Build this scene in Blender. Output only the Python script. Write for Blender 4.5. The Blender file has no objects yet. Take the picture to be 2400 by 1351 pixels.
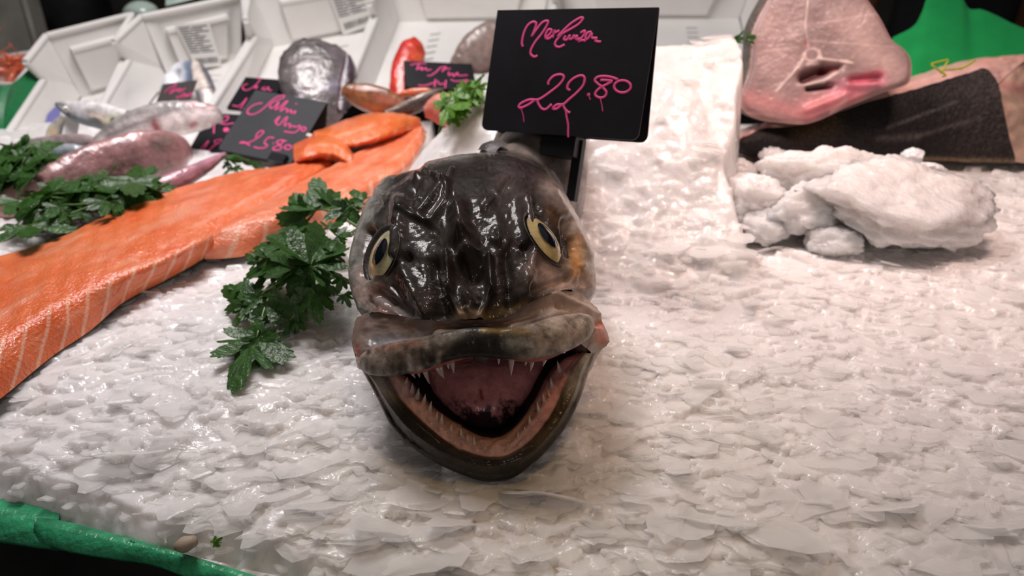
import bpy, bmesh, math, random
import numpy as np
from mathutils import Vector, Matrix

# ------------------------------------------------------------------ camera, world, lights, exposure
SC = bpy.context.scene
COL = SC.collection
CAM_H, PITCH, FPX = 0.30, math.radians(30), 1600.0
cam_data = bpy.data.cameras.new('camera')
cam = bpy.data.objects.new('camera', cam_data)
COL.objects.link(cam)
cam.location = (0, 0, CAM_H)
cam.rotation_euler = (math.radians(90) - PITCH, 0, 0)
cam_data.sensor_width = 36.0
cam_data.lens = 36.0 * FPX / 2400.0
cam_data.clip_start = 0.01
cam_data.dof.use_dof = True
cam_data.dof.focus_distance = 0.42
cam_data.dof.aperture_fstop = 6.5
SC.camera = cam
SC.view_settings.view_transform = 'Standard'
SC.view_settings.look = 'None'
SC.view_settings.exposure = 0.0
SC.view_settings.gamma = 1.0
SC.view_settings.use_curve_mapping = False
SC.cycles.max_bounces = 10
SC.cycles.transmission_bounces = 8
SC.cycles.transparent_max_bounces = 16
SC.cycles.caustics_reflective = False
SC.cycles.caustics_refractive = False
SC.cycles.sample_clamp_indirect = 4.0

world = bpy.data.worlds.new('market_hall')
SC.world = world
world.use_nodes = True
world.node_tree.nodes['Background'].inputs[0].default_value = (0.80, 0.74, 0.74, 1)
world.node_tree.nodes['Background'].inputs[1].default_value = 0.10

def area_light(name, loc, target, size, power, color, size_y=None):
    l = bpy.data.lights.new(name, 'AREA')
    l.energy = power; l.color = color; l.size = size
    if size_y:
        l.shape = 'RECTANGLE'; l.size_y = size_y
    o = bpy.data.objects.new(name, l)
    COL.objects.link(o)
    o.location = loc
    d = Vector(target) - Vector(loc)
    o.rotation_euler = d.to_track_quat('-Z', 'Y').to_euler()
    return o
# lamps hanging over the counter, each a cluster of small bulbs
def led_lamp(name, c, target, nx, ny, dx, dy, power, color, r=0.007, half=40):
    for i in range(nx):
        for j in range(ny):
            l = bpy.data.lights.new(name, 'SPOT')
            l.energy = power / (nx * ny); l.color = color; l.shadow_soft_size = r
            l.spot_size = math.radians(2 * half); l.spot_blend = 1.0
            o = bpy.data.objects.new(name, l); COL.objects.link(o)
            o.location = (c[0] + (i - (nx - 1) / 2) * dx, c[1] + (j - (ny - 1) / 2) * dy, c[2] + 0.01 * ((i + j) % 2))
            o.rotation_euler = (Vector(target) - Vector(c)).to_track_quat('-Z', 'Y').to_euler()
led_lamp('cool_lamp', (-0.34, 0.74, 0.82), (-0.34, 0.74, 0), 4, 3, 0.075, 0.08, 16.0, (1.0, 0.90, 0.95), half=41)
led_lamp('rosy_lamp', (0.40, 0.68, 0.80), (0.34, 0.71, 0), 4, 3, 0.075, 0.08, 23.5, (1.0, 0.71, 0.63), half=38)
led_lamp('amber_lamp', (0.16, 0.20, 0.85), (0.035, 0.262, 0), 3, 2, 0.05, 0.05, 3.4, (1.0, 0.62, 0.22), half=17)
area_light('back_lamp', (-0.32, 1.02, 1.15), (-0.36, 1.30, 0), 0.5, 13.0, (1.0, 0.95, 0.93))
area_light('front_fill', (0.35, -1.9, 1.25), (0.0, 0.4, 0.05), 0.5, 5.0, (1.0, 0.86, 0.78))  # unseen fill behind the camera, added to brighten the open mouth

# ------------------------------------------------------------------ measuring helpers
SP, CP = math.sin(PITCH), math.cos(PITCH)
def D(px, py, d):
    """world point seen at pixel (px, py) at depth d along the optical axis"""
    u = (px - 1200) / FPX; v = (py - 675.5) / FPX
    return np.array([u * d, (CP - v * SP) * d, CAM_H - (SP + v * CP) * d])
def W(px, py, z):
    v = (py - 675.5) / FPX
    return D(px, py, (CAM_H - z) / (SP + v * CP))
def proj(P):
    P = np.asarray(P, float)
    h = CAM_H - P[..., 2]
    dep = P[..., 1] * CP + h * SP
    v = (h * CP - P[..., 1] * SP) / dep
    return 1200 + FPX * P[..., 0] / dep, 675.5 + FPX * v, dep
def on_plane(px, py, p0, n):
    r = D(px, py, 1.0) - np.array([0, 0, CAM_H])
    o = np.array([0, 0, CAM_H])
    t = np.dot(np.asarray(p0) - o, n) / np.dot(r, n)
    return o + r * t

def cr(P, n):
    """Catmull-Rom through the points of P (axis 0), n samples"""
    P = np.asarray(P, float); k = len(P)
    t = np.linspace(0, k - 1, n); i = np.clip(t.astype(int), 0, k - 2); f = (t - i)
    f = f.reshape((-1,) + (1,) * (P.ndim - 1))
    p0 = P[np.clip(i - 1, 0, k - 1)]; p1 = P[i]; p2 = P[i + 1]; p3 = P[np.clip(i + 2, 0, k - 1)]
    e = (i == 0).reshape(f.shape); p0 = np.where(e, 2 * p1 - p2, p0)
    e = (i == k - 2).reshape(f.shape); p3 = np.where(e, 2 * p2 - p1, p3)
    return 0.5 * (2 * p1 + (p2 - p0) * f + (2 * p0 - 5 * p1 + 4 * p2 - p3) * f**2 + (3 * p1 - p0 - 3 * p2 + p3) * f**3)
def surf(rows, nu, nv):
    rows = np.asarray(rows, float)
    a = cr(rows, nu)
    return np.swapaxes(cr(np.swapaxes(a, 0, 1), nv), 0, 1)

def mesh_obj(name, V, F, mat, parent=None, smooth=True, col=None, uv=None, mats=None, fmat=None):
    V = np.asarray(V, np.float32).reshape(-1, 3)
    me = bpy.data.meshes.new(name)
    if isinstance(F, np.ndarray) and F.ndim == 2:
        nf, k = F.shape
        me.vertices.add(len(V)); me.vertices.foreach_set('co', V.ravel())
        me.loops.add(nf * k); me.loops.foreach_set('vertex_index', F.astype(np.int32).ravel())
        me.polygons.add(nf)
        me.polygons.foreach_set('loop_start', np.arange(0, nf * k, k, dtype=np.int32))
        me.update(calc_edges=True)
    else:
        me.from_pydata([tuple(map(float, v)) for v in V], [], [tuple(map(int, f)) for f in F])
    for m in (mats or [mat]):
        me.materials.append(m)
    if fmat is not None:
        me.polygons.foreach_set('material_index', np.asarray(fmat, np.int32))
    if smooth:
        me.polygons.foreach_set('use_smooth', np.ones(len(me.polygons), bool))
    if col is not None:
        a = me.attributes.new('Col', 'FLOAT_COLOR', 'POINT')
        c = np.ones((len(V), 4), np.float32); c[:, :3] = np.asarray(col, np.float32).reshape(-1, 3)
        a.data.foreach_set('color', c.ravel())
    if uv is not None:
        a = me.attributes.new('Par', 'FLOAT_VECTOR', 'POINT')
        c = np.zeros((len(V), 3), np.float32); c[:, :2] = np.asarray(uv, np.float32).reshape(-1, 2)
        a.data.foreach_set('vector', c.ravel())
    me.update()
    o = bpy.data.objects.new(name, me)
    COL.objects.link(o)
    if parent is not None:
        o.parent = parent
        o.matrix_parent_inverse = Matrix.Translation(-parent.location)
    return o
def gfaces(nu, nv, closeu=False, closev=False, flip=False):
    i = np.arange(nu if closeu else nu - 1)[:, None]; j = np.arange(nv if closev else nv - 1)[None, :]
    a = i * nv + j; b = i * nv + (j + 1) % nv; c = ((i + 1) % nu) * nv + (j + 1) % nv; d = ((i + 1) % nu) * nv + j
    f = np.stack([a, b, c, d], -1).reshape(-1, 4)
    return f[:, ::-1].copy() if flip else f
class Bag:
    """collects grids / polygons into one mesh"""
    def __init__(s): s.V = []; s.F = []; s.C = []; s.U = []; s.n = 0
    def add(s, V, F, col=None, uv=None):
        V = np.asarray(V, float).reshape(-1, 3)
        s.V.append(V); s.F += [tuple(int(x) + s.n for x in f) for f in F]
        s.C.append(np.ones((len(V), 3)) if col is None else np.broadcast_to(np.asarray(col, float), (len(V), 3)))
        s.U.append(np.zeros((len(V), 2)) if uv is None else np.asarray(uv, float).reshape(-1, 2))
        s.n += len(V)
    def grid(s, G, closeu=False, closev=False, col=None, uv=None, flip=False):
        nu, nv = G.shape[:2]
        s.add(G, gfaces(nu, nv, closeu, closev, flip), col, uv)
    def box(s, c, ax, ay, az):
        """box with centre c and half axes"""
        c, ax, ay, az = (np.asarray(q, float) for q in (c, ax, ay, az))
        V = [c + i * ax + j * ay + k * az for k in (-1, 1) for j in (-1, 1) for i in (-1, 1)]
        s.add(V, [(0, 2, 3, 1), (4, 5, 7, 6), (0, 1, 5, 4), (2, 6, 7, 3), (0, 4, 6, 2), (1, 3, 7, 5)])
    def tube(s, P, R, seg=8, cap=True, n=None, flat=1.0, upv=(0, 0, 1), col=None):
        P = np.asarray(P, float); R = np.broadcast_to(np.asarray(R, float), (len(P),))
        if n:
            R = cr(R, n); P = cr(P, n)
        G = tube_grid(P, R, seg, flat, upv)
        k = s.n
        s.grid(G, closev=True, col=col)
        if cap:
            m = len(P)
            s.F.append(tuple(k + j for j in range(seg))[::-1]); s.F.append(tuple(k + (m - 1) * seg + j for j in range(seg)))
    def build(s, name, mat, parent=None, smooth=True, cols=False, uvs=False):
        return mesh_obj(name, np.concatenate(s.V), s.F, mat, parent, smooth,
                        np.concatenate(s.C) if cols else None, np.concatenate(s.U) if uvs else None)
def norm(v):
    v = np.asarray(v, float); return v / np.maximum(np.linalg.norm(v, axis=-1, keepdims=True), 1e-12)
def tube_grid(P, R, seg, flat=1.0, upv=(0, 0, 1)):
    T = norm(np.gradient(P, axis=0)); up = np.broadcast_to(np.asarray(upv, float), T.shape)
    A = norm(np.cross(T, up)); B = np.cross(A, T)
    th = np.linspace(0, 2 * math.pi, seg, endpoint=False)
    return P[:, None] + R[:, None, None] * (np.cos(th)[None, :, None] * A[:, None] + flat * np.sin(th)[None, :, None] * B[:, None])
def normals(G):
    return norm(np.cross(np.gradient(G, axis=0), np.gradient(G, axis=1)))

def thing(name, label, cat, loc=(0, 0, 0), group=None):
    o = bpy.data.objects.new(name, None); COL.objects.link(o)
    o.empty_display_size = 0.02
    o.location = tuple(float(q) for q in loc)
    return tag(o, label, cat, group)
def tag(o, label, cat, group=None, kind=None):
    o['label'] = label; o['category'] = cat
    if group: o['group'] = group
    if kind: o['kind'] = kind
    return o

# ------------------------------------------------------------------ materials
def mat(name, color=(0.8, 0.8, 0.8), rough=0.5, coat=0.0, coat_rough=0.08, sss=0.0, sss_r=(1, 0.5, 0.3), sss_s=0.01,
        attr=False, noise=None, bump=None, trans=0.0, spec=0.5, ior=1.45, metal=0.0, bump2=None):
    """noise = (scale, dark factor, bright factor[, stretch]); bump = (scale, distance)"""
    m = bpy.data.materials.new(name); m.use_nodes = True
    nt = m.node_tree; b = nt.nodes['Principled BSDF']
    b.inputs['Base Color'].default_value = (*color, 1)
    b.inputs['Roughness'].default_value = rough
    b.inputs['Coat Weight'].default_value = coat; b.inputs['Coat Roughness'].default_value = coat_rough
    b.inputs['Subsurface Weight'].default_value = sss
    b.inputs['Subsurface Radius'].default_value = sss_r; b.inputs['Subsurface Scale'].default_value = sss_s
    b.inputs['Transmission Weight'].default_value = trans
    b.inputs['Specular IOR Level'].default_value = spec; b.inputs['IOR'].default_value = ior
    b.inputs['Metallic'].default_value = metal
    N = nt.nodes; L = nt.links
    tc = N.new('ShaderNodeTexCoord')
    src = None
    if attr:
        a = N.new('ShaderNodeAttribute'); a.attribute_name = 'Col'; src = a.outputs['Color']
    if noise:
        nz = N.new('ShaderNodeTexNoise'); nz.inputs['Scale'].default_value = noise[0]; nz.inputs['Detail'].default_value = 5
        nz.inputs['Roughness'].default_value = 0.62
        if len(noise) > 3:
            mp = N.new('ShaderNodeMapping'); mp.inputs['Scale'].default_value = noise[3]
            L.new(tc.outputs['Object'], mp.inputs['Vector']); L.new(mp.outputs[0], nz.inputs['Vector'])
        else:
            L.new(tc.outputs['Object'], nz.inputs['Vector'])
        mr = N.new('ShaderNodeMapRange'); mr.inputs['From Min'].default_value = 0.3; mr.inputs['From Max'].default_value = 0.7
        mr.inputs['To Min'].default_value = noise[1]; mr.inputs['To Max'].default_value = noise[2]
        L.new(nz.outputs['Fac'], mr.inputs['Value'])
        mx = N.new('ShaderNodeMix'); mx.data_type = 'RGBA'; mx.blend_type = 'MULTIPLY'; mx.inputs['Factor'].default_value = 1.0
        if src is not None: L.new(src, mx.inputs['A'])
        else: mx.inputs['A'].default_value = (*color, 1)
        L.new(mr.outputs[0], mx.inputs['B']); src = mx.outputs['Result']
    if src is not None: L.new(src, b.inputs['Base Color'])
    prev = None
    for bp in (bump, bump2):
        if not bp: continue
        nz = N.new('ShaderNodeTexNoise'); nz.inputs['Scale'].default_value = bp[0]; nz.inputs['Detail'].default_value = 3
        L.new(tc.outputs['Object'], nz.inputs['Vector'])
        bn = N.new('ShaderNodeBump'); bn.inputs['Distance'].default_value = bp[1]; bn.inputs['Strength'].default_value = 1.0
        L.new(nz.outputs['Fac'], bn.inputs['Height'])
        if prev is not None: L.new(prev, bn.inputs['Normal'])
        prev = bn.outputs[0]
    if prev is not None:
        L.new(prev, b.inputs['Normal']); L.new(prev, b.inputs['Coat Normal'])
    return m
def nodes_of(m): return m.node_tree.nodes, m.node_tree.links, m.node_tree.nodes['Principled BSDF']
rng = np.random.default_rng(7)
random.seed(7)
def lerp(x, xs, ys): return np.interp(x, xs, ys)
def sstep(x, a, b):
    t = np.clip((x - a) / (b - a), 0, 1); return t * t * (3 - 2 * t)
# ------------------------------------------------------------------ crushed ice
def vnoise(x, y, s, seed):
    """smooth value noise"""
    r = np.random.default_rng(seed); T = r.random((256, 256))
    X = x / s + 91.3; Y = y / s + 57.7
    i = np.floor(X).astype(int); j = np.floor(Y).astype(int); f = X - i; g = Y - j
    f = f * f * (3 - 2 * f); g = g * g * (3 - 2 * g)
    a = T[i % 256, j % 256]; b = T[(i + 1) % 256, j % 256]; c = T[i % 256, (j + 1) % 256]; d = T[(i + 1) % 256, (j + 1) % 256]
    return (a * (1 - f) + b * f) * (1 - g) + (c * (1 - f) + d * f) * g - 0.5
def edge_y(x): return 0.294 - 0.30 * (x + 0.297)          # front edge of the ice bank
def ice_base(x, y):
    x = np.asarray(x, float); y = np.asarray(y, float)
    z = 0.010 * vnoise(x, y, 0.09, 1) + 0.006 * vnoise(x, y, 0.035, 2)
    e = (y - edge_y(x)) + 0.012 * vnoise(x, y, 0.03, 4)
    z = z + 0.012 * sstep(e, 0.0, 0.09) - 0.012
    top = lerp(x, [-0.2, -0.13, -0.098, -0.018, 0.10, 0.26], [0.0, 0.02, 0.065, 0.135, 0.155, 0.155])
    m = top * sstep(y, 0.49, 0.80) * 1.02
    xr = lerp(y, [0.50, 0.614, 0.75, 0.85], [0.215, 0.210, 0.245, 0.26]) + 0.012 * vnoise(x, y, 0.03, 9)
    m = m * (1 - sstep(x, xr - 0.006, xr + 0.016))
    yb = lerp(x, [-0.2, -0.10, -0.018, 0.26], [0.66, 0.715, 0.755, 0.79])
    m = m * (1 - sstep(y, yb, yb + 0.035)) - 0.03 * sstep(y, yb, yb + 0.05) * (x > -0.12) * (x < 0.25)
    z = z + m
    # heap of lumps on the right, in front of the dark fillet
    g = np.exp(-((x - 0.37) / 0.13) ** 2 - ((y - 0.735) / 0.06) ** 2)
    z = z + 0.022 * g
    z = z - 0.016 * (1 - sstep(e, -0.006, 0.016))
    return z
M_ICE = mat('crushed_ice', (0.84, 0.815, 0.80), 0.35, sss=1.0, sss_r=(1.0, 0.92, 0.86), sss_s=0.011, spec=0.4, ior=1.31, coat=0.8, coat_rough=0.06,
            noise=(38, 0.86, 1.05), bump=(140, 0.0009), bump2=(520, 0.00025))
M_SHARD = mat('ice_shard', (0.93, 0.92, 0.91), 0.35, ior=1.31, spec=0.5, coat=1.0, coat_rough=0.05, bump=(150, 0.0006), bump2=(600, 0.00015))
def thin_ice(m, clear):
    # a thin sheet of wet ice lets part of the light straight through, less of it at its rims
    N, L, b = nodes_of(m)
    tr = N.new('ShaderNodeBsdfTransparent'); tr.inputs[0].default_value = (0.98, 0.98, 0.98, 1)
    tl = N.new('ShaderNodeBsdfTranslucent'); tl.inputs[0].default_value = (0.95, 0.94, 0.93, 1)
    m1 = N.new('ShaderNodeMixShader'); m1.inputs[0].default_value = 0.35
    L.new(b.outputs[0], m1.inputs[1]); L.new(tl.outputs[0], m1.inputs[2])
    lw = N.new('ShaderNodeLayerWeight'); lw.inputs['Blend'].default_value = 0.35
    mr = N.new('ShaderNodeMapRange'); mr.inputs['To Min'].default_value = clear; mr.inputs['To Max'].default_value = 0.05
    L.new(lw.outputs['Facing'], mr.inputs['Value'])
    m2 = N.new('ShaderNodeMixShader'); L.new(mr.outputs[0], m2.inputs[0]); L.new(m1.outputs[0], m2.inputs[1]); L.new(tr.outputs[0], m2.inputs[2])
    L.new(m2.outputs[0], N['Material Output'].inputs['Surface'])
thin_ice(M_SHARD, 0.66)
def flake_polys(n, size, seed):
    r = np.random.default_rng(seed)
    out = []
    for k in range(n):
        m = 22
        th = np.linspace(0, 2 * math.pi, m, endpoint=False) + r.uniform(-.1, .1, m)
        rad = 0.74 + r.uniform(.05, .2) * np.sin(2 * th + r.uniform(0, 6)) + r.uniform(.03, .14) * np.sin(3 * th + r.uniform(0, 6)) + r.uniform(.02, .08) * np.sin(5 * th + r.uniform(0, 6)) + r.uniform(-.09, .07, m)
        rad = size[k] * np.clip(rad, .3, 1.1); asp = r.uniform(0.5, 0.9) if r.random() > .13 else r.uniform(.16, .32); ph = r.uniform(-0.7, 0.7) + (r.random() < .3) * r.uniform(-1.3, 1.3)
        p = np.stack([rad * np.cos(th), rad * np.sin(th) * asp], 1)
        c, s = math.cos(ph), math.sin(ph)
        out.append(p @ np.array([[c, s], [-s, c]]))
    return out
def build_ice():
    V, F, Fm = [], [], []
    # warped base grid: finer near the camera
    nu, nv = 560, 620
    ys = 0.17 * (1.02 / 0.17) ** (np.linspace(0, 1, nu))
    t = np.linspace(-1, 1, nv)
    Yg = np.repeat(ys[:, None], nv, 1)
    half = 0.80 * (0.20 + 0.84 * (Yg * 0.866 + 0.15))
    Xg = t[None, :] * half
    Yg = np.maximum(Yg, edge_y(Xg) - 0.004)
    Zg = ice_base(Xg, Yg)
    # overlapping flakes pressed into the surface
    r = np.random.default_rng(3)
    H = np.full(Zg.shape, -1.0)
    nfl = 5200
    fy = 0.17 * (1.0 / 0.17) ** (r.random(nfl) ** 1.0)
    fx = (r.random(nfl) * 2 - 1) * 0.80 * (0.20 + 0.84 * (fy * 0.866 + 0.15))
    ok = fy > edge_y(fx) + 0.004
    fx, fy = fx[ok], fy[ok]
    fs = np.clip(np.exp(r.normal(math.log(0.0105), 0.45, len(fx))), 0.004, 0.028)
    for k in range(len(fx)):
        rr = fs[k]
        i0 = np.searchsorted(ys, fy[k] - rr); i1 = np.searchsorted(ys, fy[k] + rr)
        if i1 <= i0 + 1: continue
        hw = 0.80 * (0.20 + 0.84 * (fy[k] * 0.866 + 0.15)); dt = hw * 2 / nv
        j0 = max(0, int((fx[k] - rr * 1.3 + hw) / dt) - 2); j1 = min(nv, int((fx[k] + rr * 1.3 + hw) / dt) + 3)
        sx = Xg[i0:i1, j0:j1] - fx[k]; sy = Yg[i0:i1, j0:j1] - fy[k]
        ph = r.uniform(-0.6, 0.6); asp = r.uniform(0.5, 0.9)
        a = sx * math.cos(ph) + sy * math.sin(ph); b = (-sx * math.sin(ph) + sy * math.cos(ph)) / asp
        ang = np.arctan2(b, a); q = np.hypot(a, b)
        edge = rr * (0.72 + 0.12 * np.sin(3 * ang + r.uniform(0, 6)) + 0.10 * np.sin(7 * ang + r.uniform(0, 6)) + 0.06 * np.sin(13 * ang + r.uniform(0, 6)))
        zc = ice_base(fx[k], fy[k])
        pl = zc + r.uniform(0.0, 0.0028) - sy * r.uniform(0.02, 0.32) + sx * r.uniform(-0.15, 0.15)
        cur = H[i0:i1, j0:j1]
        cur[:] = np.where(q < edge, np.maximum(cur, pl), cur)
    steep = np.hypot(*np.gradient(Zg)[:2])
    steepness = sstep(np.hypot(np.gradient(ice_base(Xg, Yg), axis=0) / np.maximum(np.gradient(Yg, axis=0), 1e-5), 0), .15, .5)
    Zg = np.maximum(Zg, np.clip(H, Zg - 1, Zg + 0.0045 * (1 - steepness) + .0012)) + 0.0022 * steepness * (vnoise(Xg, Yg, .012, 71) + .6 * vnoise(Xg, Yg, .005, 72))
    G = np.stack([Xg, Yg, Zg], -1)
    V.append(G.reshape(-1, 3)); F.append(gfaces(nu, nv)); Fm.append(np.zeros(len(F[0]), int))
    base = nu * nv
    # skirt and underside so that the bank is a closed body
    ring = np.concatenate([np.arange(nv), np.arange(1, nu) * nv + nv - 1, (nu - 1) * nv + np.arange(nv - 2, -1, -1), np.arange(nu - 2, 0, -1) * nv])
    low = G.reshape(-1, 3)[ring].copy(); low[:, 2] = -0.075; low[:, 1] += np.where(low[:, 1] < edge_y(low[:, 0]) + .02, .05, 0)
    V.append(low); m = len(ring); k = np.arange(m)
    F.append(np.stack([ring, ring[(k + 1) % m], base + (k + 1) % m, base + k], 1)[:, ::-1]); Fm.append(np.zeros(m, int))
    base += m
    c = low.mean(0); V.append(c[None]); 
    F.append(np.stack([base - m + k, base - m + (k + 1) % m, np.full(m, base), np.full(m, base)], 1)); Fm.append(np.zeros(m, int))
    base += 1
    o = mesh_obj('crushed_ice', np.concatenate(V), np.concatenate(F)[:, :], M_ICE, mats=[M_ICE])
    bpy.context.view_layer.update()
    # loose shards: real thin plates lying on and sticking out of the bank, crisp in the foreground
    n = 4200
    py = 0.20 * (0.80 / 0.20) ** r.random(n); px = (r.random(n) * 2 - 1) * 0.8 * (py * 0.866 + 0.18)
    ok = py > edge_y(px) + 0.004
    px, py = px[ok], py[ok]; n = len(px)
    size = np.clip(np.exp(r.normal(math.log(0.0095), 0.45, n)), 0.0035, 0.026)
    big = r.choice(n, 30, replace=False); size[big] = r.uniform(0.02, 0.034, 30)
    size = size * (1 + .55 * sstep(py, .40, .24)); size = np.where(py - edge_y(px) < .022, np.minimum(size, .0075), size); polys = flake_polys(n, size, 5)
    zb = ice_base(px, py)
    bv, bf = [], []; cnt = 0
    for k in range(n):
        p = polys[k]; m = len(p)
        if py[k] > .56 and -.12 < px[k] < .27 and r.random() < .75: continue
        tx, ty = r.normal(0, 0.11), r.uniform(0.02, 0.30) + (r.random() < 0.13) * r.uniform(0.2, 0.8)
        th = r.uniform(0.0008, 0.0018)
        off = r.uniform(-0.0005, 0.0032)
        X = p[:, 0]; Y = p[:, 1]
        curv = r.uniform(-9, 2) * (X ** 2 + Y ** 2)
        zt = off + tx * X - ty * Y + curv + zb[k]
        top = np.stack([px[k] + X, py[k] + Y, zt], 1)
        ins = np.stack([px[k] + X * 0.82, py[k] + Y * 0.82, off + tx * X * .82 - ty * Y * .82 + zb[k] + th * 0.5 + curv * .67], 1)
        bot = top.copy(); bot[:, 2] -= th; bot[:, :2] = (bot[:, :2] - [px[k], py[k]]) * 0.93 + [px[k], py[k]]
        ct = ins.mean(0); cb = bot.mean(0)
        bv += [top, ins, bot, ct[None], cb[None]]
        a = cnt; 
        for q in range(m):
            q2 = (q + 1) % m
            bf.append((a + q, a + q2, a + m + q2, a + m + q)); bf.append((a + 2 * m + q, a + 2 * m + q2, a + q2, a + q))
            bf.append((a + m + q, a + m + q2, a + 3 * m)); bf.append((a + 2 * m + q2, a + 2 * m + q, a + 3 * m + 1))
        cnt += 3 * m + 2
    me = bpy.data.meshes.new('shards')
    me.from_pydata(np.concatenate(bv).tolist(), [], bf)
    me.materials.append(M_SHARD)
    bm = bmesh.new(); bm.from_mesh(me); bmesh.ops.recalc_face_normals(bm, faces=bm.faces); bm.to_mesh(me); bm.free()
    s = bpy.data.objects.new('ice_flakes', me); COL.objects.link(s)
    s.parent = o; s['kind'] = 'stuff'
    tag(o, 'bank of white crushed ice flakes spread over the whole counter', 'ice', kind='stuff')
    return o
ICE = build_ice()
# ------------------------------------------------------------------ the big hake
M_SKIN = mat('hake_skin', (0.06, 0.05, 0.045), 0.50, coat=0.75, coat_rough=0.06, attr=True, noise=(75, 0.5, 1.6), bump=(700, 0.00009), bump2=(160, 0.00035), spec=0.12)
M_JAW = mat('hake_jaw', (0.06, 0.05, 0.045), 0.55, coat=0.8, coat_rough=0.05, attr=True, noise=(75, 0.5, 1.6), bump=(420, 0.00035), bump2=(120, 0.0006), spec=0.06)
M_LIP = mat('hake_lip', (0.25, 0.2, 0.17), 0.55, coat=0.30, coat_rough=0.08, attr=True, noise=(150, 0.35, 1.7), bump=(420, 0.0003), bump2=(120, 0.0008), spec=0.25)
M_MEMB = mat('hake_membrane', (0.3, 0.24, 0.21), 0.45, coat=0.5, coat_rough=0.10, attr=True, noise=(45, 0.6, 1.35, (1, 0.5, 0.5)), bump=(120, 0.0012), spec=0.3)
M_MOUTH = mat('hake_mouth', (0.4, 0.15, 0.15), 0.32, coat=0.7, coat_rough=0.12, attr=True, noise=(120, 0.7, 1.25), bump=(200, 0.0008))
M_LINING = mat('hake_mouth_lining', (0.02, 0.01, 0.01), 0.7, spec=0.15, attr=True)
M_TOOTH = mat('hake_tooth', (0.85, 0.62, 0.55), 0.18, trans=0.45, sss=0.4, sss_s=0.004, coat=0.6)
M_IRIS = mat('hake_iris', (0.62, 0.48, 0.20), 0.22, coat=1.0, coat_rough=0.03, attr=True, noise=(160, 0.7, 1.3))
M_PUPIL = mat('hake_pupil', (0.008, 0.010, 0.016), 0.08, coat=1.0, coat_rough=0.02)
M_FIN = mat('hake_fin', (0.04, 0.035, 0.032), 0.55, coat=0.1, noise=(120, 0.5, 1.6), bump=(300, 0.0008))

for _m in (M_SKIN, M_JAW, M_LIP, M_MEMB):          # film of water
    nodes_of(_m)[2].inputs['Coat IOR'].default_value = 1.33

def seg_gauss(px, py, a, b, s):
    a = np.array(a, float); b = np.array(b, float); d = b - a; L2 = max(d @ d, 1e-9)
    t = np.clip(((px - a[0]) * d[0] + (py - a[1]) * d[1]) / L2, 0, 1)
    return np.exp(-(((px - a[0] - t * d[0]) ** 2 + (py - a[1] - t * d[1]) ** 2) / (s * s)))
def blob(px, py, c, sx, sy, ang=0):
    t = math.radians(ang); dx = px - c[0]; dy = py - c[1]
    u = dx * math.cos(t) + dy * math.sin(t); w = -dx * math.sin(t) + dy * math.cos(t)
    return np.exp(-(u / sx) ** 2 - (w / sy) ** 2)
def paint(C, m, col, k=1.0):
    w = np.clip(m * k, 0, 1)[..., None]
    return C * (1 - w) + np.array(col) * w

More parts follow.
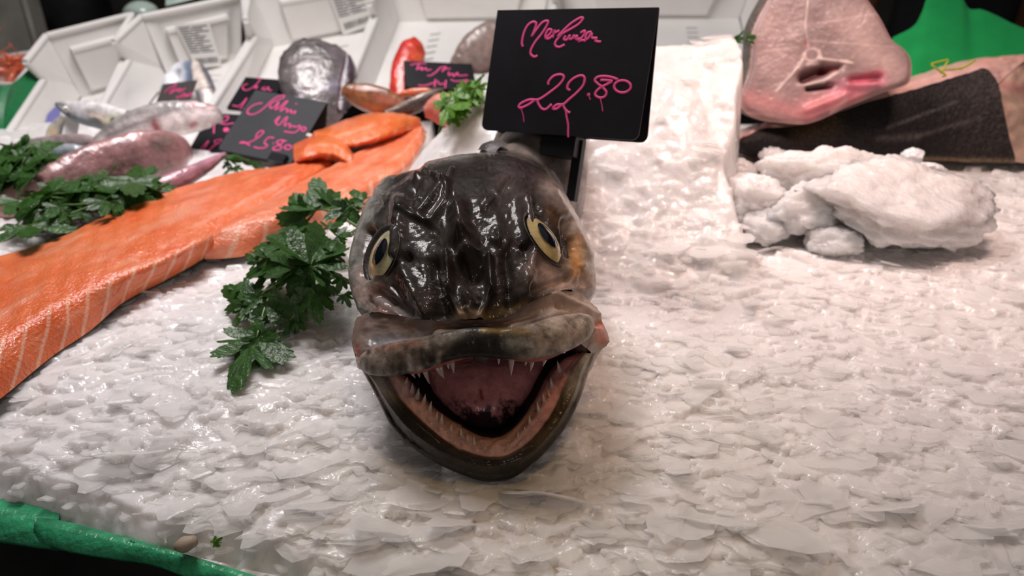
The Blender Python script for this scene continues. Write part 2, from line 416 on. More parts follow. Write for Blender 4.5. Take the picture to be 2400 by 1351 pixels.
def build_hake():
    T = thing('hake', 'huge dark hake facing front with gaping toothy mouth on the crushed ice', 'fish', (-0.02, 0.42, 0.0))
    R = [
     [(868,738,.425),(925,738,.412),(985,750,.402),(1045,752,.395),(1105,752,.392),(1180,745,.394),(1240,712,.402),(1290,688,.412),(1345,688,.430)],
     [(838,722,.445),(890,692,.425),(960,690,.412),(1030,690,.402),(1100,690,.398),(1170,680,.400),(1240,650,.408),(1310,640,.425),(1392,682,.452)],
     [(818,660,.465),(866,640,.443),(940,625,.428),(1020,620,.416),(1095,615,.412),(1170,605,.414),(1245,590,.422),(1322,578,.438),(1396,645,.468)],
     [(820,600,.485),(868,562,.458),(935,545,.443),(1015,540,.434),(1090,535,.430),(1165,530,.432),(1240,515,.438),(1314,512,.452),(1386,590,.485)],
     [(838,535,.505),(883,492,.478),(945,475,.463),(1020,468,.455),(1090,462,.452),(1165,460,.453),(1235,455,.459),(1302,458,.472),(1364,535,.505)],
     [(868,470,.530),(905,438,.508),(960,425,.495),(1025,412,.487),(1090,405,.483),(1165,402,.484),(1230,402,.490),(1287,414,.503),(1330,480,.530)],
     [(915,428,.560),(945,402,.545),(990,383,.533),(1040,370,.525),(1095,364,.521),(1160,364,.522),(1212,370,.527),(1252,386,.537),(1285,428,.560)]]
    rows = []
    for r in R:
        P = [D(*q) for q in r]
        def low(S, sgn, k):
            q = S.copy(); q[0] += sgn * 0.012 * k; q[1] += 0.012 * k; q[2] = S[2] * (1 - 0.5 * k) - 0.004 * (k > 1); return q
        rows.append([low(P[0], 1, 2.1), low(P[0], 1, 1)] + P + [low(P[-1], -1, 1), low(P[-1], -1, 2.1)])
    th = np.linspace(math.pi * 1.12, -math.pi * 0.12, 13)
    def ring(xc, y, zc, w, h, lean=0.0):
        return [np.array([xc + w * math.cos(a), y + lean * math.sin(a), zc + h * (math.sin(a) if math.sin(a) > 0 else 2.2 * math.sin(a))]) for a in th]
    rows.append(ring(-0.010, 0.560, 0.062, 0.056, 0.050))
    rows.append(ring(0.019, 0.588, 0.066, 0.0480, 0.050))
    rows.append(ring(0.026, 0.63, 0.084, 0.0455, 0.046))
    rows.append(ring(0.034, 0.70, 0.115, 0.034, 0.034))
    rows.append(ring(0.046, 0.755, 0.150, 0.024, 0.026))
    rows.append(ring(0.050, 0.785, 0.166, 0.010, 0.016))
    rows.append(ring(0.051, 0.790, 0.168, 0.002, 0.004))
    G = surf(rows, 330, 330)
    n = -normals(G)
    if n[60, 165, 2] < 0: n = -n
    px, py, dep = proj(G)
    vis = (n[..., 2] > -0.3) & (G[..., 1] < 0.56)
    d = np.zeros(px.shape)
    for a, b, s, k in [((1075,488),(1085,560),17,.0052), ((1085,560),(1105,606),24,.0046), ((1050,598),(1057,690),8,.0042), ((1057,690),(1084,745),7,.0036),
                       ((1146,608),(1150,690),8,.0044), ((1150,690),(1126,748),7,.0036), ((1098,700),(1105,735),20,.0040),
                       ((1015,620),(1032,735),15,-.0040), ((1186,605),(1200,715),14,-.0034),
                       ((950,645),(1000,735),18,.0036), ((1255,585),(1225,690),16,.003), ((940,480),(930,600),17,.0045), ((1232,480),(1245,560),16,.0042),
                       ((862,545),(858,640),13,-.0045), ((1330,520),(1338,590),12,-.0045), ((985,500),(1040,430),9,.0026), ((1040,430),(1000,400),8,.0026),
                       ((960,460),(1010,400),8,-.002), ((1045,470),(1010,520),8,.002), ((1000,520),(950,500),7,.002), ((1060,400),(1045,455),7,.002),
                       ((900,440),(980,385),9,-.0018), ((1140,480),(1190,600),20,.0016), ((1300,450),(1380,600),12,.0016),((890,690),(960,735),10,-.003),((1250,680),(1330,650),10,-.002)]:
        d += k * seg_gauss(px, py, a, b, s)
    for c, sx, sy, k in [((1100,643),36,20,-.0040), ((1098,604),26,12,.0036), ((954,603),9,8,-.005), ((1231,580),9,7,-.004), ((986,420),20,14,.004), ((1010,560),30,30,-.0016),
                         ((1190,440),50,30,.0015), ((1100,540),60,20,-.001)]:
        d += k * blob(px, py, c, sx, sy)
    rr = np.random.default_rng(12)
    for k in range(90):                                     # fine wrinkles of the wet skin
        a = np.array([rr.uniform(850, 1370), rr.uniform(380, 730)]); t = rr.uniform(0.6, 2.4); L = rr.uniform(10, 45)
        d += rr.uniform(-0.0011, 0.0011) * seg_gauss(px, py, a, a + L * np.array([math.cos(t), math.sin(t)]), rr.uniform(4, 8))
    d += .00022 * vnoise(px, py, 3.2, 81) * sstep(vnoise(px, py, 45, 82), -.05, .15) + .00035 * vnoise(px, py, 8, 83)
    G = G + n * (1.6 * d * vis)[..., None]
    # skin colours: near-black crown, pale silvery flanks, golden patch beside one eye, rosy patches near the jaw
    C = np.tile(np.array([0.024, 0.018, 0.015]), (*px.shape, 1))
    side = sstep(np.abs(px - lerp(py, [360, 560, 740], [1105, 1095, 1095])), lerp(py, [360, 450, 560, 700, 760], [150, 185, 215, 195, 170]), lerp(py, [360, 450, 560, 700, 760], [215, 240, 265, 240, 240]))
    C = paint(C, side * (px < 1100), (0.27, 0.27, 0.24), 0.9)
    C = paint(C, side * (px >= 1100), (0.34, 0.27, 0.215), 0.9)
    for a, b, s, col, k in [((880,690),(905,730),22,(0.30,0.13,0.09),.8), ((845,640),(850,700),16,(0.42,0.30,0.26),.6), ((1270,640),(1360,680),34,(0.42,0.29,0.24),.9), ((1345,565),(1352,640),15,(0.55,0.26,0.08),.9),
                            ((1290,440),(1350,520),24,(0.34,0.26,0.22),.7), ((862,540),(855,640),14,(0.050,0.028,0.020),1.0), ((1288,490),(1338,560),15,(0.075,0.035,0.015),1.0), ((1338,560),(1336,600),10,(0.05,0.025,0.015),1.0),
                            ((930,470),(900,520),14,(0.10,0.09,0.08),.7), ((1010,370),(1090,362),16,(0.19,0.18,0.165),.8), ((1180,420),(1230,500),26,(0.075,0.055,0.05),.6),
                            ((885,700),(960,740),18,(0.19,0.17,0.165),.8), ((1075,745),(1125,748),12,(0.36,0.25,0.16),.9), ((1140,740),(1230,715),10,(0.12,0.08,0.03),.7), ((935,540),(950,600),14,(0.06,0.055,0.05),.5)]:
        C = paint(C, seg_gauss(px, py, a, b, s), col, k)
    body = sstep(G[..., 1], 0.545, 0.565)
    C = paint(C, body, (0.155, 0.130, 0.115), 1.0)
    C = paint(C, body * sstep(G[..., 2], 0.085, 0.06) , (0.36, 0.33, 0.31), 0.8)
    nu, nv = G.shape[:2]
    mesh_obj('body', G, gfaces(nu, nv), M_SKIN, T, col=C)
    # membrane that joins the snout to the upper lip and folds out at the corners
    Mr = [[(836,745,.438),(866,732,.4255),(925,737,.4135),(985,749,.4035),(1045,751,.3965),(1105,751,.3935),(1180,744,.3955),(1240,711,.4035),(1290,686,.4135),(1350,685,.428),(1398,722,.440)],
          [(826,792,.432),(848,776,.424),(910,764,.414),(975,768,.406),(1045,767,.399),(1108,766,.396),(1180,761,.398),(1245,738,.404),(1305,716,.413),(1370,724,.424),(1420,770,.434)],
          [(828,818,.426),(840,806,.417),(905,790,.410),(975,786,.402),(1045,778,.393),(1110,775,.390),(1180,774,.391),(1250,762,.399),(1320,742,.407),(1385,752,.416),(1429,795,.430)],
          [(834,838,.424),(846,834,.412),(905,822,.402),(975,812,.395),(1045,795,.388),(1110,788,.385),(1180,790,.386),(1255,780,.391),(1325,764,.399),(1385,785,.412),(1424,808,.426)],
          [(838,862,.424),(850,866,.412),(905,846,.402),(975,832,.395),(1045,812,.388),(1110,800,.385),(1180,806,.386),(1255,800,.391),(1325,785,.399),(1372,815,.412),(1390,832,.424)]]
    Gm = surf([[D(*q) for q in r] for r in Mr], 70, 200)
    px, py, _ = proj(Gm)
    nm = normals(Gm); nm = np.where((nm[..., 2:3] < 0), -nm, nm)
    dd = .0022 * seg_gauss(px, py, (1300,690), (1400,740), 10) - .003 * seg_gauss(px, py, (1310,715), (1400,755), 9) + .002 * seg_gauss(px, py, (1200,770), (1330,730), 9) \
        - .0025 * seg_gauss(px, py, (880,800), (1000,785), 12) + .0015 * seg_gauss(px, py, (860,770), (900,755), 10)
    dd += .0009 * vnoise(px, py, 22, 91) + .0005 * vnoise(px * .6, py, 7, 92)
    Gm = Gm + nm * dd[..., None]
    C = np.tile(np.array([0.205, 0.150, 0.130]), (*px.shape, 1))
    C = paint(C, sstep(px, 1180, 1330), (0.40, 0.29, 0.235), 0.95)
    C = paint(C, seg_gauss(px, py, (880,800), (1000,788), 16), (0.30, 0.30, 0.33), .9)
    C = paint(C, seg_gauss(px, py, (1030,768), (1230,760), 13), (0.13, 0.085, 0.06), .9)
    C = paint(C, seg_gauss(px, py, (1408,765), (1412,795), 16), (0.55, 0.17, 0.10), 1)
    C = paint(C, seg_gauss(px, py, (832,815), (838,835), 9), (0.36, 0.09, 0.07), .9)
    C = paint(C, seg_gauss(px, py, (900,745), (960,775), 18), (0.15, 0.095, 0.075), .8)
    C = paint(C, seg_gauss(px, py, (1230,745), (1380,760), 16), (0.27, 0.215, 0.19), .8)
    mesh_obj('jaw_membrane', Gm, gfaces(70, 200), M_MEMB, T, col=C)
    Gc = surf([[D(1322,790,.450), D(1352,790,.427), D(1385,785,.428), D(1420,792,.437)], [D(1325,825,.450), D(1355,815,.428), D(1388,815,.428), D(1416,812,.438)], [D(1328,860,.448), D(1358,850,.430), D(1380,846,.428), D(1400,835,.440)], [D(1332,885,.446), D(1360,880,.432), D(1376,876,.431), D(1385,868,.442)]], 24, 24)
    mesh_obj('jaw_membrane', Gc, gfaces(24, 24), M_MEMB, T, col=np.tile(np.linspace((.10, .03, .03), (.36, .25, .20), 24)[None], (24, 1, 1)))
    # upper lip: thick roll
    Lp = [(842,850,.414,8,8),(852,850,.410,20,14),(882,848,.402,34,20),(925,842,.395,39,22),(985,830,.388,38,22),(1050,812,.382,34,21),(1115,802,.379,34,21),(1180,806,.380,36,21),(1250,800,.384,42,22),(1318,782,.392,43,22),(1362,766,.402,33,18),(1382,758,.410,20,12),(1390,756,.416,7,6)]
    cen = np.array([D(*q[:3]) for q in Lp]); ru = np.array([q[3] * q[2] / FPX for q in Lp]); rv = np.array([q[4] * q[2] / FPX for q in Lp])
    N = 170; seg = 56
    cen = cr(cen, N); ru = np.maximum(cr(ru, N), .0005); rv = np.maximum(cr(rv, N), .0005)
    ax = norm(np.gradient(cen, axis=0))
    view = norm(np.array([0, 0, CAM_H]) - cen)
    up = norm(np.cross(view, ax)); up = np.where(up[:, 2:3] < 0, -up, up); fw = norm(np.cross(ax, up)); fw = np.where((fw * view).sum(1, keepdims=True) < 0, -fw, fw)
    th = np.linspace(0, 2 * math.pi, seg, endpoint=False)
    Gl = cen[:, None] + ru[:, None, None] * np.sin(th)[None, :, None] * up[:, None] + rv[:, None, None] * np.cos(th)[None, :, None] * fw[:, None]
    px, py, _ = proj(Gl)
    C = np.tile(np.array([0.155, 0.120, 0.095]), (*px.shape, 1))
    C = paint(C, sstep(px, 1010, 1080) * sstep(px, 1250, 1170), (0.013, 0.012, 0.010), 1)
    C = paint(C, sstep(px, 1200, 1330), (0.36, 0.29, 0.24), .95)
    C = paint(C, sstep(px, 930, 850), (0.36, 0.31, 0.27), .95)
    C = paint(C, seg_gauss(px, py, (880,818), (980,805), 9), (0.28, 0.14, 0.10), .7)
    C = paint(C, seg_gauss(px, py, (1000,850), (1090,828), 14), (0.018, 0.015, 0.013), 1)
    C = paint(C, seg_gauss(px, py, (1130,775), (1240,778), 6), (0.22, 0.14, 0.035), .8)
    C = paint(C, seg_gauss(px, py, (1030,800), (1080,780), 12), (0.24, 0.22, 0.19), .7)
    C = paint(C, seg_gauss(px, py, (1195,805), (1245,812), 14), (0.20, 0.21, 0.18), .6)
    C = paint(C, seg_gauss(px, py, (1380,800), (1385,830), 10), (0.25, 0.19, 0.15), .5)
    r2 = np.random.default_rng(5)
    for k in range(34):
        a = np.array([r2.uniform(855, 1060), r2.uniform(805, 870)]); t = r2.uniform(1.1, 1.9)
        C = paint(C, seg_gauss(px, py, a, a + r2.uniform(8, 34) * np.array([math.cos(t), math.sin(t)]), r2.uniform(3, 7)), (0.035, 0.028, 0.022) if k % 3 else (0.38, 0.33, 0.29), .75)
    Gl = Gl + fw[:, None] * (0.0006 * np.sin(px / 9.0)[..., None])
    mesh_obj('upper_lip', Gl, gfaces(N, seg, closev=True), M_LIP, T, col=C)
    # roof of the mouth: red gum under the lip and dark palate running back to the throat
    roof = [[(862,858,.412),(950,866,.397),(1000,860,.393),(1055,843,.390),(1115,832,.388),(1180,836,.388),(1250,840,.391),(1310,822,.398),(1372,790,.412)],
            [(880,862,.422),(955,876,.404),(1000,872,.400),(1055,852,.398),(1115,838,.397),(1180,842,.397),(1250,850,.399),(1305,835,.406),(1365,800,.420)],
            [(900,845,.45),(965,850,.43),(1010,845,.425),(1060,830,.42),(1115,822,.42),(1180,822,.42),(1240,825,.425),(1295,815,.43),(1350,800,.45)],
            [(940,800,.50),(975,800,.49),(1015,800,.485),(1065,800,.48),(1115,800,.48),(1175,800,.48),(1230,800,.485),(1280,800,.49),(1320,800,.50)]]
    Gr = surf([[D(*q) for q in r] for r in roof], 40, 120)
    px, py, _ = proj(Gr)
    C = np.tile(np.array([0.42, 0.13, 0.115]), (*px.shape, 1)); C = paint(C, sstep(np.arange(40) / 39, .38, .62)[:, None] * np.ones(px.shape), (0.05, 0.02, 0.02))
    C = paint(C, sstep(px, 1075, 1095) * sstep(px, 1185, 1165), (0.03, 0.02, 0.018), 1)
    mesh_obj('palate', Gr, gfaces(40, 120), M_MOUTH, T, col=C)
    b = Bag(); b.tube([D(1128,826,.394), D(1130,838,.395), D(1131,848,.396)], [.0052, .0050, .0015], 14, n=10)
    b.build('uvula', M_FIN, T)
    # lower jaw: one strip from the underside over the lip and gum into the mouth
    O = [(838,850,.420),(862,893,.416),(884,935,.412),(925,1012,.405),(1000,1073,.398),(1085,1115,.394),(1150,1130,.393),(1205,1120,.393),(1270,1070,.397),(1325,1005,.404),(1360,935,.412),(1378,880,.420),(1404,812,.432)]
    Rm = [(846,850,.413),(880,890,.406),(908,935,.401),(958,1000,.394),(1030,1052,.388),(1100,1083,.385),(1150,1090,.384),(1200,1082,.384),(1258,1045,.388),(1308,985,.394),(1342,920,.402),(1358,868,.409),(1380,827,.418)]
    Ri = [(854,850,.411),(896,888,.403),(926,935,.398),(978,990,.391),(1042,1040,.387),(1105,1068,.384),(1150,1075,.383),(1195,1068,.383),(1248,1034,.387),(1296,978,.393),(1328,912,.401),(1348,864,.407),(1374,827,.416)]
    G0 = [(864,851,.413),(915,885,.405),(948,935,.401),(998,985,.395),(1055,1030,.391),(1110,1055,.389),(1150,1062,.388),(1190,1057,.388),(1238,1024,.391),(1283,968,.396),(1313,905,.403),(1336,860,.409),(1366,827,.418)]
    Gg = [(872,852,.412),(930,882,.406),(965,930,.402),(1012,980,.396),(1066,1018,.393),(1116,1042,.392),(1150,1049,.391),(1187,1044,.391),(1228,1012,.393),(1270,958,.398),(1300,896,.405),(1326,855,.410),(1360,827,.419)]
    G1 = [(882,852,.420),(942,880,.413),(980,928,.410),(1025,972,.405),(1076,1008,.402),(1121,1032,.401),(1150,1037,.401),(1183,1032,.401),(1220,1002,.403),(1258,948,.407),(1288,888,.413),(1316,850,.417),(1352,827,.424)]
    C1 = [(905,852,.44),(962,875,.437),(1002,920,.434),(1045,960,.431),(1088,990,.428),(1126,1008,.427),(1150,1012,.427),(1180,1006,.427),(1213,980,.429),(1243,933,.432),(1268,883,.437),(1295,846,.442),(1335,826,.446)]
    C2 = [(950,846,.462),(990,862,.460),(1022,902,.456),(1060,935,.452),(1096,955,.449),(1126,965,.448),(1147,967,.448),(1170,962,.448),(1200,942,.450),(1225,905,.454),(1250,862,.460),(1268,842,.463),(1290,832,.465)]
    C3 = [(1010,826,.480),(1030,832,.479),(1050,850,.477),(1080,862,.475),(1105,868,.474),(1128,870,.473),(1145,870,.473),(1160,868,.473),(1180,862,.474),(1200,850,.476),(1220,835,.478),(1235,826,.480),(1250,822,.481)]
    def toward(L, k):        # move the middle of a mouth curve outwards or inwards
        out = []
        for i, (x, y, d) in enumerate(L):
            w = math.sin(math.pi * i / (len(L) - 1)) ** .5; s_ = 1 + (k - 1) * w
            out.append((1125 + (x - 1125) * s_, 880 + (y - 880) * s_, d))
        return out
    Ri = toward(Ri, 1.022); G0 = toward(G0, 1.045); Gg = toward(Gg, .995); G1 = toward(G1, .945); C1 = toward(C1, .965)
    Ow = [D(*q) for q in O]
    cx = -0.02
    def under(k, zf, dy):
        r = []
        for q in Ow:
            p = q.copy(); p[0] = cx + (p[0] - cx) * k; p[1] += dy; p[2] = q[2] * zf - 0.004 * (zf < .5); r.append(p)
        return r
    rows = [under(.70, .05, .045), under(.88, .45, .022), Ow] + [[D(*q) for q in r] for r in (Rm, Ri, G0, Gg, G1, C1, C2, C3)]
    Gj = surf(rows, 220, 260)
    px, py, _ = proj(Gj)
    nj = normals(Gj)
    if nj[60, 130, 2] < 0: nj = -nj
    s = np.linspace(0, len(rows) - 1, 220)[:, None] * np.ones(px.shape)     # position across the strip
    C = np.tile(np.array([0.006, 0.0055, 0.005]), (*px.shape, 1))
    C = paint(C, sstep(s, 2.0, 2.6) * sstep(s, 5.0, 4.6), (0.020, 0.0155, 0.010), 1)
    C = paint(C, sstep(s, 2.0, 2.6) * sstep(s, 5.0, 4.6) * sstep(px, 1200, 1290), (0.055, 0.036, 0.014), .9)
    C = paint(C, sstep(px, 960, 880) * sstep(py, 980, 900) * sstep(s, 5.2, 4.8), (0.31, 0.26, 0.22), .9)
    C = paint(C, sstep(px, 1290, 1350) * sstep(py, 960, 880) * sstep(s, 5.2, 4.8), (0.30, 0.25, 0.20), .9)
    C = paint(C, sstep(s, 2.4, 1.6) * sstep(np.abs(px - 1125), 150, 250), (0.12, 0.10, 0.085), .7)
    C = paint(C, seg_gauss(px, py, (862,890), (884,925), 7), (0.05, 0.035, 0.03), .9)
    C = paint(C, sstep(s, 4.7, 5.2) * sstep(s, 7.3, 6.9), (0.44, 0.25, 0.21), 1)
    C = paint(C, sstep(s, 4.7, 5.2) * sstep(s, 7.3, 6.9) * sstep(px, 1220, 1290), (0.46, 0.20, 0.17), .9)
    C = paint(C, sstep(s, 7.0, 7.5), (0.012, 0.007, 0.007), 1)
    C = paint(C, seg_gauss(px, py, (855,868), (880,905), 9) * (s > 4.0), (0.42, 0.20, 0.16), .8)
    r3 = np.random.default_rng(8); dj = np.zeros(px.shape)
    for k in range(70):
        a = np.array([r3.uniform(860, 1370), r3.uniform(850, 1110)]); t = r3.uniform(0, 3.1)
        dj += r3.uniform(-.0007, .0007) * seg_gauss(px, py, a, a + r3.uniform(10, 30) * np.array([math.cos(t), math.sin(t)]), r3.uniform(4, 7))
    dj += .0016 * np.exp(-((s - 3.05) / .22) ** 2) - .0012 * np.exp(-((s - 2.45) / .2) ** 2) + .00025 * vnoise(px, py, 3.5, 84) * sstep(s, 2.8, 3.1) * sstep(s, 5.2, 4.8)
    dj += .0016 * np.sin(px / 6.5 + py / 8) * sstep(s, 5.2, 5.6) * sstep(s, 7, 6.6) * 0.4
    Gj = Gj + nj * dj[..., None]
    kc = int(7.05 / 10 * 219)
    jaw = mesh_obj('lower_jaw', Gj[:kc + 1], gfaces(kc + 1, 260), M_JAW, T, col=C[:kc + 1])
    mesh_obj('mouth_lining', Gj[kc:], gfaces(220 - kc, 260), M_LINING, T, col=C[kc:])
    # tongue
    Tr = [[(1000,842,.455),(1020,842,.452),(1060,840,.449),(1110,838,.447),(1140,838,.4485),(1170,838,.447),(1225,836,.449),(1270,832,.452),(1292,832,.455)],
          [(1000,872,.449),(1018,872,.443),(1060,870,.437),(1110,868,.433),(1138,868,.4355),(1168,868,.433),(1222,866,.437),(1268,862,.443),(1286,862,.449)],
          [(1014,915,.443),(1030,915,.436),(1065,915,.430),(1110,914,.426),(1136,914,.4275),(1164,913,.426),(1210,912,.430),(1248,908,.436),(1264,908,.443)],
          [(1042,958,.438),(1056,958,.431),(1080,960,.425),(1112,962,.421),(1136,962,.4215),(1160,961,.421),(1190,958,.425),(1215,954,.431),(1230,954,.438)],
          [(1085,994,.437),(1092,995,.432),(1104,998,.4285),(1120,1000,.4265),(1138,1000,.4265),(1155,999,.4265),(1172,996,.4285),(1186,992,.432),(1194,990,.437)],
          [(1110,1010,.438),(1114,1010,.437),(1120,1011,.435),(1130,1012,.434),(1140,1012,.434),(1150,1012,.434),(1160,1010,.435),(1166,1009,.437),(1170,1008,.438)]]
    Gt = surf([[D(*q) for q in r] for r in Tr], 90, 110)
    px, py, _ = proj(Gt)
    C = np.tile(np.array([0.56, 0.22, 0.225]), (*px.shape, 1))
    C = paint(C, np.exp(-((px - 1125) / 14.) ** 2) * sstep(py, 960, 880), (0.50, 0.24, 0.22), .6)
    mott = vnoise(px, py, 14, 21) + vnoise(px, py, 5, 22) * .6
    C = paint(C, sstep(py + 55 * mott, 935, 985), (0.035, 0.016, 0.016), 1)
    C = paint(C, seg_gauss(px, py, (1126,915), (1130,935), 4), (0.22, 0.03, 0.035), .9)
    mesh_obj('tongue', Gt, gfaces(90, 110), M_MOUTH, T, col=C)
    # teeth
    lower = [((967,898),(966,918)),((982,909),(978,931)),((997,924),(993,944)),((1011,941),(1006,967)),((1036,970),(1034,996)),((1058,994),(1057,1016)),((1080,1003),(1082,1026)),((1110,1022),(1113,1056)),
             ((1138,1046),(1138,1058)),((1153,1050),(1152,1060)),((1176,1048),(1176,1060)),((1190,1040),(1190,1055)),((1214,1012),(1216,1038)),((1240,974),(1243,1000)),((1258,941),(1265,972)),((1272,922),(1276,946)),
             ((1290,884),(1294,910)),((1306,846),(1313,873)),((955,884),(950,902)),((1025,965),(1022,985)),((1283,915),(1292,938)),((1228,1000),(1234,1018)),((1268,955),(1276,975)),((1300,905),(1310,925)),((1095,1018),(1098,1040)),((1320,872),(1328,890))]
    inner = cr([D(*q) for q in Gg], 400)
    ipx, ipy, idp = proj(inner)
    for tip, base in lower:
        k = np.argmin((ipx - base[0]) ** 2 + (ipy - base[1]) ** 2); d0 = idp[k]
        L = math.hypot(tip[0] - base[0], tip[1] - base[1]) * d0 / FPX
        a = D(base[0], base[1] + 3, d0 + .002); c = D(tip[0], tip[1], d0 + .000); m = (a + c) / 2 + (D(base[0], base[1], d0 - .0012) - D(base[0], base[1], d0))
        b = Bag(); r0 = 0.0012 + 0.11 * L
        b.tube([a, m, c], [r0, r0 * .55, .00012], 9, n=9); b.build('tooth', M_TOOTH, jaw)
    gum = cr([D(*q) for q in roof[1]], 400); gx, gy, gd = proj(gum)
    pal = [o for o in T.children if o.name.startswith('palate')][0]
    for tip, base in [((974,887),(963,872)),((984,886),(980,870)),((1007,901),(995,870)),((1041,889),(1032,864)),((1036,884),(1024,864)),((1064,876),(1060,854)),((1052,866),(1050,854)),((1169,855),(1169,834)),((1198,882),(1199,842)),((1231,858),(1234,844)),((1243,872),(1248,846)),((1272,860),(1278,842)),((1120,850),(1119,838))]:
        if tip[0] in (1120,): continue
        k = np.argmin((gx - base[0]) ** 2); d0 = gd[k] - .004
        L = math.hypot(tip[0] - base[0], tip[1] - base[1]) * d0 / FPX
        a = D(base[0], base[1] - 4, d0 + .003); c = D(tip[0], tip[1], d0 + .003); m = (a + c) / 2 + np.array([0, -.0006, 0])
        b = Bag(); r0 = 0.0011 + 0.11 * L
        b.tube([a, m, c], [r0, r0 * .55, .00012], 9, n=9); b.build('tooth', M_TOOTH, pal)
    # eyes
    for name, c, e0, e1, out, rad in [('eye', (894,597,.4420), (926,540), (866,650), -1, 62.0), ('eye', (1281,561,.4330), (1238,510), (1325,612), 1, 68.0)]:
        P = D(*c); A = D(e1[0], e1[1], c[2] + .004) - D(e0[0], e0[1], c[2] - .004)
        R0 = np.linalg.norm(A) / 2; A = norm(A); v = norm(np.array([0, 0, CAM_H]) - P)
        sd = norm(np.cross(A, v)); sd = sd if sd[0] * out > 0 else -sd
        ang = math.radians(rad); nrm = norm(math.cos(ang) * v + math.sin(ang) * sd); B = norm(np.cross(nrm, A))
        if np.dot(B, v) < 0: B = -B
        K = 40; rr_ = np.linspace(0, 1, 24); tt = np.linspace(0, 2 * math.pi, K, endpoint=False)
        dome = lambda q: 0.0050 * (1 - q ** 2) - 0.0006
        Ge = P + R0 * rr_[:, None, None] * (np.cos(tt)[None, :, None] * A + np.sin(tt)[None, :, None] * B * .92) + dome(rr_)[:, None, None] * nrm
        qq = rr_[:, None] * np.ones((1, K)); Ce = np.tile(np.array([0.56, 0.44, 0.20]) if out > 0 else np.array([0.50, 0.47, 0.27]), (24, K, 1))
        Ce = paint(Ce, sstep(qq, .965, 1.0), (0.05, 0.035, 0.02)); Ce = paint(Ce, sstep(qq, .62, .50), (0.75, 0.62, 0.36), .7)
        Ce = paint(Ce, sstep(qq, .6, .9) * (np.sin(tt)[None, :] < -.3), (0.66, 0.58, 0.46), .6)
        e = mesh_obj('eye', Ge, gfaces(24, K, closev=True), M_IRIS, T, col=Ce)
        rp = np.linspace(0, .47, 14)
        Gp = P + 0.16 * R0 * B - 0.10 * R0 * A + R0 * rp[:, None, None] * (np.cos(tt)[None, :, None] * A * 1.12 + np.sin(tt)[None, :, None] * B * .9) + (dome(rp) + 0.0003 + .0007 * (1 - (rp / .47) ** 2))[:, None, None] * nrm
        mesh_obj('pupil', Gp, gfaces(14, K, closev=True), M_PUPIL, e)
        # swollen rim around the socket
        rim = P + (R0 * 1.10) * (np.cos(tt)[:, None] * A + np.sin(tt)[:, None] * B * .92) - .0012 * nrm
        er = .0005 + .0030 * np.clip(-np.sin(np.concatenate([tt, tt[:2]])) + .15, 0, 1); b = Bag(); Gq = tube_grid(np.concatenate([rim, rim[:1], rim[1:2]]), er, 10, upv=tuple(nrm)); b.grid(Gq, closev=True); b.build('eyelid', M_FIN, T)
    # fin folded over the nape
    Gf = surf([[D(1120,352,.585), D(1130,338,.590), D(1150,330,.592)], [D(1135,352,.575), D(1146,334,.580), D(1172,330,.582)], [D(1160,362,.570), D(1170,346,.573), D(1192,340,.576)]], 16, 16)
    bb = Bag(); bb.grid(Gf); bb.grid(Gf - np.array([0, 0, .004]), flip=True); bb.build('nape_fin', M_FIN, T)
    return T
HAKE = build_hake()
